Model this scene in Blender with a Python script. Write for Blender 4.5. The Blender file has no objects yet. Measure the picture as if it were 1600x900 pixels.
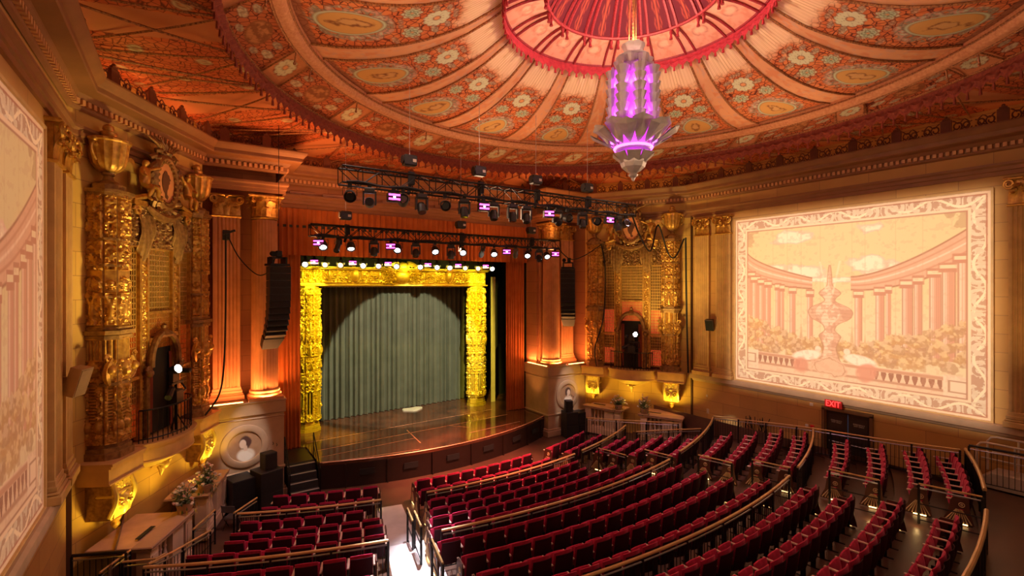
import bpy, bmesh, math, random
import numpy as np
from mathutils import Vector, Matrix
random.seed(7)
PI = math.pi
SC = bpy.context.scene
COL = SC.collection

# ------------------------------------------------------------------ camera, world, exposure
cam_d = bpy.data.cameras.new('camera'); cam_d.sensor_width = 36.0; cam_d.lens = 17.1
cam_d.shift_y = -0.00125; cam_d.clip_start = 0.05; cam_d.clip_end = 200
cam = bpy.data.objects.new('camera', cam_d); COL.objects.link(cam)
cam.location = (-8.95, 0.0, 7.45); cam.rotation_euler = (PI/2, 0, math.radians(-34))
SC.camera = cam
SC.view_settings.view_transform = 'Standard'; SC.view_settings.look = 'None'
SC.view_settings.gamma = 1.0; SC.view_settings.exposure = 0.08
SC.view_settings.use_curve_mapping = False
W = bpy.data.worlds.new('world'); SC.world = W; W.use_nodes = True
W.node_tree.nodes['Background'].inputs[0].default_value = (1.0, 0.50, 0.24, 1)
W.node_tree.nodes['Background'].inputs[1].default_value = 0.17

def lamp(name, kind, loc, energy, color, aim=None, size=0.3, size_y=None, spot=60, blend=0.5, square=False, rot=None):
    d = bpy.data.lights.new(name, kind); d.energy = energy; d.color = color
    if kind == 'AREA':
        d.size = size
        if size_y: d.shape = 'RECTANGLE'; d.size_y = size_y
    elif kind == 'SPOT':
        d.spot_size = math.radians(spot); d.spot_blend = blend; d.shadow_soft_size = size
        if square: d.use_square = True
    else: d.shadow_soft_size = size
    o = bpy.data.objects.new(name, d); COL.objects.link(o); o.location = loc
    if aim is not None:
        o.rotation_euler = (Vector(aim) - Vector(loc)).to_track_quat('-Z', 'Y').to_euler()
    if rot is not None: o.rotation_euler = rot
    return o
WARM = (1.0, 0.56, 0.25); ORG = (1.0, 0.36, 0.10); PEACH = (1.0, 0.70, 0.46); GOLDL = (1.0, 0.80, 0.22); WHITE = (1.0, 0.93, 0.85)
# added soft fill from above the seats, without fixtures in the ceiling
for x, y in ((-5, 3), (5, 3), (-5, 12), (5, 12)):
    lamp('house_fill', 'SPOT', (x, y, 12.3), 260, (1.0, 0.66, 0.50), aim=(x*0.9, y, 0), size=0.5, spot=120, blend=1)
# chandelier glow on the canopy
lamp('chandelier_uplight', 'POINT', (0, 8.06, 13.2), 620, (1.0, 0.78, 0.52), size=0.35)
lamp('chandelier_magenta', 'POINT', (0, 8.06, 13.9), 22, (1.0, 0.08, 0.22), size=0.25)
for x, y in ((-6.5, 8), (6.5, 8), (0, 1.5), (0, 14.5)):
    lamp('canopy_fill', 'AREA', (x, y, 9.8), 95, (1.0, 0.60, 0.34), aim=(x*.55, 8.06 + (y - 8.06)*.5, 14), size=1.5)  # added mid-air fill for the whole canopy, apart from the chandelier
# cove strips behind the cresting
for sx in (-1, 1):
    lamp('cove_side', 'AREA', (sx*10.75, 7, 12.2), 8, ORG, size=13, size_y=0.15, rot=(PI, 0, PI/2))
    lamp('cove_bay', 'AREA', (sx*9.5, 16.6, 12.2), 14 if sx < 0 else 5, ORG, size=4.5, size_y=0.2, rot=(PI, 0, sx*math.radians(118)))
    lamp('ceiling_fill', 'AREA', (sx*5.2, 17.8, 9.8), 110 if sx < 0 else 60, (1.0, 0.36, 0.12), rot=(PI, 0, 0), size=1.5)  # added mid-air fill that brightens the front ceiling, not a cove strip
lamp('cove_stage', 'AREA', (0, 20.9, 12.2), 25, ORG, size=11, size_y=0.2, rot=(PI, 0, 0))
# mural projectors, shuttered to the picture
def shutter(o, hx, hy, sx_=.03, sy_=.03, oy=0.0):
    d = o.data; d.use_nodes = True; nt = d.node_tree; N = nt.nodes; L = nt.links; em = N['Emission']
    tc = N.new('ShaderNodeTexCoord'); sp = N.new('ShaderNodeSeparateXYZ'); L.new(tc.outputs['Normal'], sp.inputs[0]); out = None
    for ax, h, w, of in (('X', hx, sx_, 0), ('Y', hy, sy_, oy)):
        dv = N.new('ShaderNodeMath'); dv.operation = 'DIVIDE'; L.new(sp.outputs[ax], dv.inputs[0]); L.new(sp.outputs['Z'], dv.inputs[1])
        ad = N.new('ShaderNodeMath'); ad.operation = 'ADD'; ad.inputs[1].default_value = of; L.new(dv.outputs[0], ad.inputs[0])
        ab = N.new('ShaderNodeMath'); ab.operation = 'ABSOLUTE'; L.new(ad.outputs[0], ab.inputs[0])
        mr = N.new('ShaderNodeMapRange'); mr.interpolation_type = 'SMOOTHSTEP'; mr.inputs[1].default_value = h - w; mr.inputs[2].default_value = h + w; mr.inputs[3].default_value = 1; mr.inputs[4].default_value = 0
        L.new(ab.outputs[0], mr.inputs[0])
        if out is None: out = mr.outputs[0]
        else:
            ml = N.new('ShaderNodeMath'); ml.operation = 'MULTIPLY'; L.new(out, ml.inputs[0]); L.new(mr.outputs[0], ml.inputs[1]); out = ml.outputs[0]
    L.new(out, em.inputs['Strength'])
m = lamp('mural_projector', 'SPOT', (-2.0, 8.1, 7.6), 8000, (1.0, 0.83, 0.64), aim=(11.1, 8.1, 6.85), size=0.05, spot=56, blend=0.05); shutter(m, .322, .276)
m2 = lamp('mural_projector', 'SPOT', (2.0, 8.1, 7.6), 3000, (1.0, 0.78, 0.58), aim=(-11.1, 8.1, 6.85), size=0.05, spot=56, blend=0.05); shutter(m2, .322, .276)
# proscenium frame and house curtain
for x, e in ((-5.0, 300), (5.0, 300)):
    shutter(lamp('frame_spot', 'SPOT', (x*0.3, 18.2, 8.9), e*17, (1.0, 0.84, 0.10), aim=(x*0.88, 23, 4.4), size=0.05, spot=85, blend=0.2), .11, .62, .03, .1)
lamp('frame_batten', 'AREA', (0, 22.25, 8.5), 330, (1.0, 0.82, 0.12), aim=(0, 23.0, 7.4), size=9.4, size_y=0.12)
lamp('curtain_spot', 'SPOT', (0.9, 12.6, 9.7), 8200, (1.0, 0.96, 0.72), aim=(0.75, 24.6, 3.1), size=0.04, spot=36, blend=0.10)
lamp('stage_wash', 'SPOT', (0, 17.0, 9.0), 1500, (1.0, 0.50, 0.26), aim=(0, 19.2, 1), size=0.1, spot=76, blend=0.9)
lamp('forestage_wash', 'SPOT', (0.8, 12.7, 9.8), 12000, (1.0, 0.30, 0.17), aim=(0.8, 16.5, 0), size=0.1, spot=46, blend=0.8)
shutter(lamp('aisle_spot', 'SPOT', (-2.9, 12.6, 9.8), 9500, (0.95, 0.93, 1.0), aim=(-4.45, 10.6, 0.6), size=0.05, spot=40, blend=0.3), .11, .24, .05, .08)
lamp('seats_wash', 'SPOT', (-5.0, 12.5, 9.8), 1300, (1.0, 0.62, 0.74), aim=(-5.5, 12.0, 0.5), size=0.1, spot=95, blend=1)
lamp('seats_wash', 'SPOT', (4.5, 12.5, 9.8), 1700, (1.0, 0.58, 0.70), aim=(4.5, 11.5, 0.5), size=0.1, spot=100, blend=1)
for sx in (-1, 1):
    # uplights on the column pedestals
    lamp('column_uplight', 'AREA', (sx*7.15, 18.86, 3.62), 85, ORG, size=2.0, size_y=0.06, rot=(PI - 0.22, 0, 0))
    lamp('column_uplight', 'AREA', (sx*5.93, 19.9, 3.62), 60, ORG, size=1.6, size_y=0.06, rot=(PI, 0, PI/2))
    lamp('column_fill_spot', 'SPOT', (sx*7.1, 18.45, 3.6), 330, (1.0, 0.38, 0.09), aim=(sx*7.1, 19.5, 9.5), size=0.15, spot=50, blend=1)  # extra spot added in the air to carry the orange up the columns
    lamp('drape_uplight', 'SPOT', (sx*5.3, 19.6, 1.2), 170, (1.0, 0.40, 0.10), aim=(sx*5.45, 20.9, 7), size=0.1, spot=80, blend=1)
    lamp('medallion_spot', 'SPOT', (sx*6.9, 15.6, 8.9), 1900, (1.0, 0.95, 0.9), aim=(sx*7.17, 18.9, 1.95), size=0.03, spot=13, blend=0.7)
    # yellow uplights below and warm light on the organ bays
    for s, e in ((-0.1, 60), (1.93, 35), (3.95, 60)):
        px = 10.4 - 0.474*s - 0.88*0.75; py = 15.0 + 0.8806*s - 0.474*0.75
        lamp('bay_uplight', 'SPOT', (sx*px, py, 1.55), e*2.6, (1.0, 0.66, 0.08), aim=(sx*(px+0.6), py+0.3, 3.0), size=0.1, spot=130, blend=1)
    lamp('bay_wash', 'SPOT', (sx*6.3, 14.0, 4.0), 1500 if sx < 0 else 1500, (1.0, 0.72, 0.22), aim=(sx*10.3, 15.3, 8.6), size=0.3, spot=64, blend=1)
lamp('truss_wash', 'SPOT', (-5.4, 17.1, 9.0), 480, (1.0, 0.40, 0.12), aim=(0, 20.8, 9.6), size=0.2, spot=110, blend=1)
lamp('truss_wash', 'SPOT', (5.0, 17.1, 9.0), 480, (1.0, 0.36, 0.10), aim=(0, 20.8, 9.6), size=0.2, spot=110, blend=1)

# ------------------------------------------------------------------ helpers
def put(o, parent=None):
    COL.objects.link(o)
    if parent is not None: o.parent = parent
    return o
class MB:
    def __init__(self): self.v = []; self.f = []; self.c = []
    def add(self, vs, fs, M=None, col=None):
        n = len(self.v)
        if M is not None: vs = [tuple(M @ Vector(p)) for p in vs]
        self.v.extend(vs); self.f.extend([tuple(i + n for i in f) for f in fs])
        if col is not None: self.c.extend([col]*len(vs))
        return self
    def box(self, x, y, z, sx, sy, sz, rz=0, M=None, ch=0.0):
        """centre x,y, bottom z"""
        hx, hy = sx/2, sy/2; c = min(ch, hx*.8, hy*.8, sz*.45)
        if c > 0:
            vs = []; 
            for zz, k in ((0, c), (c, 0), (sz - c, 0), (sz, c)):
                vs += [(-hx + k, -hy + k, zz), (hx - k, -hy + k, zz), (hx - k, hy - k, zz), (-hx + k, hy - k, zz)]
            fs = [(3, 2, 1, 0), (12, 13, 14, 15)]
            for r in range(3):
                for i in range(4): fs.append((r*4+i, r*4+(i+1) % 4, r*4+4+(i+1) % 4, r*4+4+i))
        else:
            vs = [(-hx, -hy, 0), (hx, -hy, 0), (hx, hy, 0), (-hx, hy, 0), (-hx, -hy, sz), (hx, -hy, sz), (hx, hy, sz), (-hx, hy, sz)]
            fs = [(3, 2, 1, 0), (4, 5, 6, 7), (0, 1, 5, 4), (1, 2, 6, 5), (2, 3, 7, 6), (3, 0, 4, 7)]
        T = Matrix.Translation((x, y, z)) @ Matrix.Rotation(rz, 4, 'Z')
        return self.add(vs, fs, (M @ T) if M is not None else T)
    def prism(self, poly, z0, z1, M=None):
        n = len(poly); vs = [(p[0], p[1], z0) for p in poly] + [(p[0], p[1], z1) for p in poly]
        fs = [tuple(range(n))[::-1], tuple(range(n, 2*n))] + [(i, (i+1) % n, n+(i+1) % n, n+i) for i in range(n)]
        return self.add(vs, fs, M)
    def lathe(self, prof, n=24, x=0, y=0, z=0, M=None, a0=0, a1=2*PI, flute=0, fl_amp=0.0):
        full = abs(a1 - a0 - 2*PI) < 1e-6; m = n if full else n + 1
        vs = []
        for r, h in prof:
            for i in range(m):
                a = a0 + (a1 - a0)*i/n
                rr = r*(1 - (fl_amp*abs(math.sin(a*flute/2)) if flute else 0))
                vs.append((x + rr*math.cos(a), y + rr*math.sin(a), z + h))
        fs = []
        for j in range(len(prof) - 1):
            for i in range(n):
                k = (i + 1) % m if full else i + 1
                fs.append((j*m+i, j*m+k, (j+1)*m+k, (j+1)*m+i))
        return self.add(vs, fs, M)
    def tube(self, pts, r, n=6, M=None, closed=False):
        pts = [Vector(p) for p in pts]; N = len(pts); vs = []; rr = r if isinstance(r, (list, tuple)) else [r]*N
        up = Vector((0, 0, 1)); pn = None
        for i, p in enumerate(pts):
            t = (pts[(i+1) % N] - pts[i-1]) if closed else (pts[min(i+1, N-1)] - pts[max(i-1, 0)])
            if t.length < 1e-9: t = Vector((0, 0, 1))
            t.normalize()
            a = t.cross(pn if pn is not None else (up if abs(t.z) < .95 else Vector((1, 0, 0))))
            if a.length < 1e-6: a = t.cross(Vector((1, 0, 0)))
            a.normalize(); b = a.cross(t).normalized(); pn = b
            for k in range(n):
                q = 2*PI*k/n; vs.append(tuple(p + (a*math.cos(q) + b*math.sin(q))*rr[i]))
        fs = []
        for i in range(N if closed else N - 1):
            for k in range(n):
                j = (i + 1) % N; fs.append((i*n+k, i*n+(k+1) % n, j*n+(k+1) % n, j*n+k))
        if not closed: fs += [tuple(range(n)), tuple(range((N-1)*n, N*n))[::-1]]
        return self.add(vs, fs, M)
    def cyl(self, p0, p1, r, n=10, r2=None, M=None): return self.tube([p0, p1], [r, r if r2 is None else r2], n, M)
    def ball(self, x, y, z, r, n=8, sx=1, sy=1, sz=1, M=None):
        m = max(4, n//2 + 1)
        vs = [(x, y, z - r*sz)]
        for j in range(1, m):
            b = -PI/2 + PI*j/m
            for i in range(n):
                a = 2*PI*i/n; vs.append((x + r*sx*math.cos(b)*math.cos(a), y + r*sy*math.cos(b)*math.sin(a), z + r*sz*math.sin(b)))
        vs.append((x, y, z + r*sz)); L = len(vs) - 1
        fs = [(0, 1 + (i+1) % n, 1 + i) for i in range(n)]
        for j in range(m - 2):
            for i in range(n): fs.append((1+j*n+i, 1+j*n+(i+1) % n, 1+(j+1)*n+(i+1) % n, 1+(j+1)*n+i))
        fs += [(L, 1+(m-2)*n+i, 1+(m-2)*n+(i+1) % n) for i in range(n)]
        return self.add(vs, fs, M)
    def grid(self, P, M=None):
        """P: array (nu,nv,3)"""
        nu, nv = P.shape[:2]; n = len(self.v)
        vs = [tuple(p) for p in P.reshape(-1, 3).tolist()]
        if M is not None: vs = [tuple(M @ Vector(p)) for p in vs]
        self.v.extend(vs)
        i, j = np.meshgrid(np.arange(nu-1), np.arange(nv-1), indexing='ij'); a = (i*nv + j + n).ravel()
        F = np.stack([a, a + nv, a + nv + 1, a + 1], -1)
        self.f.extend([tuple(q) for q in F.tolist()]); return self
    def sweep(self, path, prof, closed=False, M=None):
        """path: list of (x,y); prof: list of (offset to the left of the path, z)"""
        N = len(path); vs = []; P = [Vector(p) for p in path]
        for i in range(N):
            if closed or 0 < i < N-1:
                d0 = (P[i] - P[i-1]).normalized(); d1 = (P[(i+1) % N] - P[i]).normalized()
            elif i == 0: d0 = d1 = (P[1] - P[0]).normalized()
            else: d0 = d1 = (P[-1] - P[-2]).normalized()
            n0 = Vector((-d0.y, d0.x)); n1 = Vector((-d1.y, d1.x)); b = n0 + n1
            b = b.normalized() if b.length > 1e-6 else n0; k = 1/max(0.3, b.dot(n0))
            for o, z in prof: vs.append((P[i].x + b.x*o*k, P[i].y + b.y*o*k, z))
        m = len(prof); fs = []
        for i in range(N if closed else N-1):
            j = (i + 1) % N
            for k in range(m-1): fs.append((i*m+k, j*m+k, j*m+k+1, i*m+k+1))
        return self.add(vs, fs, M)
    def obj(self, name, mt, parent=None, smooth=False, loc=None, rz=0, cols=None):
        me = bpy.data.meshes.new(name); me.from_pydata(self.v, [], self.f)
        if smooth:
            me.polygons.foreach_set('use_smooth', [True]*len(me.polygons))
            if smooth != 'full': 
                try: me.set_sharp_from_angle(angle=math.radians(38))
                except Exception: pass
        if cols is not None:
            ca = me.color_attributes.new('Col', 'FLOAT_COLOR', 'POINT')
            ca.data.foreach_set('color', np.asarray(cols, dtype=np.float32).ravel())
        me.materials.append(mt); me.update()
        o = bpy.data.objects.new(name, me); put(o, parent)
        if loc is not None: o.location = loc
        if rz: o.rotation_euler = (0, 0, rz)
        return o
def thing(name, label, cat, loc=(0, 0, 0), rz=0, group=None):
    o = bpy.data.objects.new(name, None); COL.objects.link(o); o.empty_display_size = .1
    o.location = loc; o.rotation_euler = (0, 0, rz)
    return tag(o, label, cat, group)
def tag(o, label, cat, group=None):
    o['label'] = label; o['category'] = cat
    if group: o['group'] = group
    return o
def struct(o): o['kind'] = 'structure'; return o
def kids(root): return [(c, list(c.children)) for c in root.children]
def dup(root, loc=None, rz=None, label=None, kl=None):
    r = root.copy(); COL.objects.link(r)
    if loc is not None: r.location = loc
    if rz is not None: r.rotation_euler = (0, 0, rz)
    if label: r['label'] = label
    for ch, gs in (kl if kl is not None else kids(root)):
        c = ch.copy(); COL.objects.link(c); c.parent = r
        for g in gs:
            d = g.copy(); COL.objects.link(d); d.parent = c
    return r
ORD = ['zeroth', 'first', 'second', 'third', 'fourth', 'fifth', 'sixth', 'seventh', 'eighth', 'ninth', 'tenth', 'eleventh', 'twelfth', 'thirteenth', 'fourteenth', 'fifteenth', 'sixteenth', 'seventeenth', 'eighteenth', 'nineteenth', 'twentieth']

# ------------------------------------------------------------------ materials
MATS = {}
def mat(name, c, rough=0.6, metal=0.0, var=0.12, vscale=3.0, bump=0.0, bscale=20.0, emit=None, estr=0.0, spec=0.5, c2=None, coat=0.0):
    if name in MATS: return MATS[name]
    m = bpy.data.materials.new(name); m.use_nodes = True; nt = m.node_tree; N = nt.nodes; L = nt.links
    b = N['Principled BSDF']; b.inputs['Roughness'].default_value = rough; b.inputs['Metallic'].default_value = metal
    b.inputs['Specular IOR Level'].default_value = spec; b.inputs['Coat Weight'].default_value = coat
    tc = N.new('ShaderNodeTexCoord')
    no = N.new('ShaderNodeTexNoise'); no.inputs['Scale'].default_value = vscale; no.inputs['Detail'].default_value = 4
    L.new(tc.outputs['Object'], no.inputs['Vector'])
    r = N.new('ShaderNodeValToRGB'); c = tuple(c)
    a = c2 if c2 else tuple(x*(1 - var) for x in c); d = c if c2 else tuple(min(1, x*(1 + var)) for x in c)
    r.color_ramp.elements[0].position = .3; r.color_ramp.elements[1].position = .7
    r.color_ramp.elements[0].color = (*a, 1); r.color_ramp.elements[1].color = (*d, 1)
    L.new(no.outputs['Fac'], r.inputs['Fac']); L.new(r.outputs['Color'], b.inputs['Base Color'])
    if bump:
        n2 = N.new('ShaderNodeTexNoise'); n2.inputs['Scale'].default_value = bscale; n2.inputs['Detail'].default_value = 3
        L.new(tc.outputs['Object'], n2.inputs['Vector'])
        bp = N.new('ShaderNodeBump'); bp.inputs['Strength'].default_value = bump; bp.inputs['Distance'].default_value = .02
        L.new(n2.outputs['Fac'], bp.inputs['Height']); L.new(bp.outputs['Normal'], b.inputs['Normal'])
    if emit is not None:
        b.inputs['Emission Color'].default_value = (*emit, 1); b.inputs['Emission Strength'].default_value = estr
    MATS[name] = m; return m
def blocks(name, c, c2, mortar, sx=1.6, sz=0.55, rough=0.75, axis='yz'):
    m = mat(name, c, rough); nt = m.node_tree; N = nt.nodes; L = nt.links; b = N['Principled BSDF']
    g = N.new('ShaderNodeNewGeometry'); sp = N.new('ShaderNodeSeparateXYZ'); L.new(g.outputs['Position'], sp.inputs[0])
    cb = N.new('ShaderNodeCombineXYZ')
    if axis == 'yz': L.new(sp.outputs['Y'], cb.inputs[0])
    elif axis == 'xz': L.new(sp.outputs['X'], cb.inputs[0])
    else:
        ad = N.new('ShaderNodeMath'); ad.operation = 'MULTIPLY_ADD'; L.new(sp.outputs['Y'], ad.inputs[0]); ad.inputs[1].default_value = 1.14; ad.inputs[2].default_value = 0.1
        L.new(ad.outputs[0], cb.inputs[0])
    L.new(sp.outputs['Z'], cb.inputs[1])
    br = N.new('ShaderNodeTexBrick'); br.inputs['Scale'].default_value = 1.0; br.inputs['Brick Width'].default_value = sx; br.inputs['Row Height'].default_value = sz
    br.inputs['Mortar Size'].default_value = .008; br.inputs['Color1'].default_value = (*c, 1); br.inputs['Color2'].default_value = (*c2, 1); br.inputs['Mortar'].default_value = (*mortar, 1)
    br.inputs['Bias'].default_value = -.2
    L.new(cb.outputs[0], br.inputs['Vector'])
    no = N.new('ShaderNodeTexNoise'); no.inputs['Scale'].default_value = 1.4; no.inputs['Detail'].default_value = 6; L.new(g.outputs['Position'], no.inputs['Vector'])
    mr = N.new('ShaderNodeMapRange'); mr.inputs[3].default_value = .82; mr.inputs[4].default_value = 1.15; L.new(no.outputs['Fac'], mr.inputs[0])
    mx = N.new('ShaderNodeVectorMath'); mx.operation = 'SCALE'; L.new(br.outputs['Color'], mx.inputs[0]); L.new(mr.outputs[0], mx.inputs['Scale'])
    L.new(mx.outputs[0], b.inputs['Base Color']); return m
def vcol(name, rough=0.8, crackle=0.0, metal=0.0, bump=0.0):
    m = bpy.data.materials.new(name); m.use_nodes = True; nt = m.node_tree; N = nt.nodes; L = nt.links; b = N['Principled BSDF']
    b.inputs['Roughness'].default_value = rough; b.inputs['Metallic'].default_value = metal; b.inputs['Specular IOR Level'].default_value = .25
    a = N.new('ShaderNodeAttribute'); a.attribute_name = 'Col'; out = a.outputs['Color']
    g = N.new('ShaderNodeNewGeometry')
    if crackle:
        vo = N.new('ShaderNodeTexVoronoi'); vo.feature = 'DISTANCE_TO_EDGE'; vo.inputs['Scale'].default_value = crackle; L.new(g.outputs['Position'], vo.inputs['Vector'])
        mr = N.new('ShaderNodeMapRange'); mr.inputs[1].default_value = .02; mr.inputs[2].default_value = .09; mr.inputs[3].default_value = 1.0; mr.inputs[4].default_value = 0.0
        L.new(vo.outputs['Distance'], mr.inputs[0])
        ml = N.new('ShaderNodeMath'); ml.operation = 'MULTIPLY'; L.new(mr.outputs[0], ml.inputs[0]); L.new(a.outputs['Alpha'], ml.inputs[1])
        mx = N.new('ShaderNodeMix'); mx.data_type = 'RGBA'; L.new(ml.outputs[0], mx.inputs[0]); L.new(out, mx.inputs[6]); mx.inputs[7].default_value = (.11, .018, .008, 1)
        out = mx.outputs[2]
    L.new(out, b.inputs['Base Color']); MATS[name] = m; return m
GOLD = mat('gilded_plaster', (0.74, 0.43, 0.09), .36, .65, var=.35, vscale=9, bump=.25, bscale=60, c2=(0.42, 0.20, 0.045))
GOLDB = mat('gilded_frame', (0.80, 0.60, 0.06), .32, .6, var=.2, vscale=8, bump=.2, bscale=50, c2=(0.62, 0.42, 0.03))
GOLDD = mat('dull_gilding', (0.46, 0.26, 0.08), .5, .4, vscale=9, bump=.3, bscale=40, c2=(0.20, 0.10, 0.035))
STONE = mat('cast_stone', (0.42, 0.26, 0.155), .7, bump=.1, bscale=30, vscale=2)
STONEL = mat('pale_cast_stone', (0.66, 0.48, 0.33), .7, bump=.1, bscale=30, vscale=2)
WALLR = blocks('stone_block_wall', (0.56, 0.30, 0.085), (0.47, 0.24, 0.07), (0.30, 0.15, 0.06))
WALLB = blocks('stone_block_bay_wall', (0.64, 0.38, 0.09), (0.56, 0.32, 0.08), (0.36, 0.19, 0.06), axis='bay')
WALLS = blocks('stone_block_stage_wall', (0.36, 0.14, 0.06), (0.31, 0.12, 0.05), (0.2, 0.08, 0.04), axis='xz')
CORN = mat('painted_cornice', (0.28, 0.118, 0.042), .6, bump=.1, bscale=25, vscale=2)
CREST = mat('cresting_bronze', (0.20, 0.07, 0.035), .5, .3, vscale=6)
DARKM = mat('black_metal', (0.012, 0.011, 0.012), .45, .6, var=.3)
BLACK = mat('matt_black', (0.010, 0.009, 0.010), .8)
PLAST = mat('black_enclosure', (0.016, 0.014, 0.015), .5, bump=.2, bscale=120)
VELV = mat('crimson_velvet', (0.46, 0.014, 0.070), .85, var=.25, vscale=8, spec=.2)
VELV.node_tree.nodes['Principled BSDF'].inputs['Sheen Weight'].default_value = .6
VELV.node_tree.nodes['Principled BSDF'].inputs['Sheen Tint'].default_value = (1, .25, .38, 1)
VELV_SHADED = mat('shaded_velvet_shell', (0.034, 0.0035, 0.008), .8, var=.2, spec=.2)  # same velvet seen from behind, its shade put into a darker colour
ARMW = mat('ash_armrest', (0.68, 0.46, 0.38), .45, var=.1)
BRASSW = mat('brass_handrail', (0.62, 0.40, 0.17), .38, .35, var=.12)
RAILM = mat('dark_railing', (0.018, 0.015, 0.016), .5, .5)
PAINTW = mat('white_painted_metal', (0.62, 0.52, 0.44), .5)
MAG = mat('magenta_led', (0.3, 0, 0.2), .5, emit=(1.0, 0.06, 0.55), estr=7)
LENS = mat('lit_lens', (0.9, 0.9, 0.9), .3, emit=(1.0, 0.95, 0.92), estr=16)
LENSO = mat('amber_lens', (0.9, 0.6, 0.4), .3, emit=(1.0, 0.36, 0.12), estr=9)
LENSD = mat('dark_lens', (0.03, 0.035, 0.04), .08, .2, spec=1)

for sx in (-1, 1):
    lamp('pilaster_wash', 'SPOT', (sx*5.5, 13.2, 3.0), 620 if sx > 0 else 350, (1.0, 0.68, 0.24), aim=(sx*11.1, 13.2, 7.4), size=0.2, spot=62, blend=1)
lamp('pilaster_wash', 'SPOT', (6.5, 3.0, 3.5), 300, (1.0, 0.62, 0.22), aim=(11.1, 3.2, 7.4), size=0.2, spot=50, blend=1)
# ------------------------------------------------------------------ raked floor, concentric about (0, YC)
YC = 30.4
FR = [12, 12.7, 15.3, 17, 18, 19.1, 20.2, 21, 22, 23, 24, 25, 26, 27, 28, 29, 36]
FZ = [0, 0, .08, .18, .34, .55, .76, .88, 1.0, 1.13, 1.25, 1.32, 1.40, 1.50, 1.62, 1.66, 1.70]
def F(R): return float(np.interp(R, FR, FZ))
STEPS = [14.7, 16.7, 17.35, 18.3, 19.2, 20.35, 21.0, 21.9, 22.8, 23.95, 24.4, 25.3, 26.2, 27.85]
def FS(R):
    """stepped floor height at radius R"""
    e = [12.0] + STEPS
    if R >= STEPS[-1]: return F(28.3)
    for a, b in zip(e[:-1], e[1:]):
        if a <= R < b: return F((a + b)/2) if a > 12 else 0.0
    return 0.0
def pol(R, th, z=0.0): return (R*math.sin(th), YC - R*math.cos(th), z)
FLOORM = mat('worn_auditorium_floor', (0.125, 0.058, 0.036), .40, var=.2, vscale=1.2, bump=.15, bscale=60, c2=(0.085, 0.038, 0.026))
TREAD = mat('whitelit_tread', (0.62, 0.58, 0.60), .6, var=.08)
mb = MB(); XL = 10.22
edges = sorted(set([11.5] + STEPS + [s - 1e-3 for s in STEPS] + [32.5]))
ths = np.linspace(-1.05, 1.05, 140)
Rs = np.array(edges)
P = np.zeros((len(Rs), len(ths), 3))
for i, R in enumerate(Rs):
    for j, t in enumerate(ths):
        x, y, _ = pol(R, t); x2 = max(-XL, min(XL, x)); y = max(y, -1.9)
        P[i, j] = (x2, y, FS(R))
mb.grid(P)
struct(mb.obj('floor', FLOORM))
mb = MB()   # side aisles beyond the seats, ramping up to the rear
for sx in (-1, 1):
    P = np.array([[(sx*x, y, z) for x in (XL - .02, 11.2)] for y, z in ((21, 0), (16, .03), (12.5, .42), (9.4, .72), (7.0, .76), (5.2, .95), (3.2, 1.55), (-2, 1.66))]); mb.grid(P)
    for y0, y1, z0, z1 in ((12.5, 9.4, .45, .72), (9.4, 7, .72, .76), (7, 5.2, .76, .95), (5.2, 3.2, .95, 1.55)):
        zz = [max(z, .02) for z in (FS(math.hypot(XL, YC - y0)), FS(math.hypot(XL, YC - y1)))]
        mb.add([(sx*XL, y0, z0 - .1), (sx*XL, y1, z1 - .1), (sx*XL, y1, zz[1]), (sx*XL, y0, zz[0])], [(0, 1, 2, 3)])
struct(mb.obj('floor_side_aisle', FLOORM))
# treads of the steps-side radial aisle, white spotlight put into their pale colour
for name, t0, t1, m in (('aisle_steps', -14.2, -11.0, TREAD), ):
    mb = MB(); e = [15.0] + STEPS[1:12]
    for k in range(len(e) - 1):
        a, b = e[k], e[k+1]; mid = (a + b)/2 if k < 0 else None
        for r0, r1, z in ((a, b, FS((a + b)/2)),):
            q = [pol(r0, math.radians(t0)), pol(r0, math.radians(t1)), pol(r1, math.radians(t1)), pol(r1, math.radians(t0))]
            mb.prism([p[:2] for p in q], max(0, z - .1), z + .012)
    o = mb.obj('floor_aisle_steps', m); struct(o)

# ------------------------------------------------------------------ walls
HX = 11.1
BAYA = (HX, 14.45); BAYB = (8.45, 18.95); BLK = (6.0, 18.95); BLK2 = (6.0, 20.85)
def wall(name, a, b, z0, z1, m, t=.25):
    a = Vector(a); b = Vector(b); d = (b - a).normalized(); n = Vector((-d.y, d.x))
    # room is on the left of a->b
    mb = MB(); mb.prism([tuple(a), tuple(b), tuple(b - n*t), tuple(a - n*t)], z0, z1); return struct(mb.obj(name, m))
# right wall with the door opening Y 7.2 .. 8.6
DY0, DY1, DZ0, DZ1 = 7.15, 8.6, .74, 2.85
mb = MB()
for y0, y1, z0, z1 in ((-2, DY0, -.2, 3.3), (DY1, 14.45, -.2, 3.3), (DY0, DY1, DZ1, 3.3), (DY0, DY1, -.2, DZ0)):
    mb.box(HX + .13, (y0 + y1)/2, z0, .26, y1 - y0, z1 - z0)
mb.box(HX + .13, 6.225, 3.3, .26, 16.45, 9.6)
struct(mb.obj('wall_right', WALLR))
mb = MB(); mb.box(HX + .55, 7.875, .6, .5, 1.6, 2.6); struct(mb.obj('door_recess', BLACK))
wall('wall_left', (-HX, 14.45), (-HX, -2), -.2, 12.9, WALLR)
wall('wall_bay_right', BAYA, BAYB, -.2, 12.9, WALLB); wall('wall_bay_left', (-BAYB[0], BAYB[1]), (-BAYA[0], BAYA[1]), -.2, 12.9, WALLB)
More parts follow.
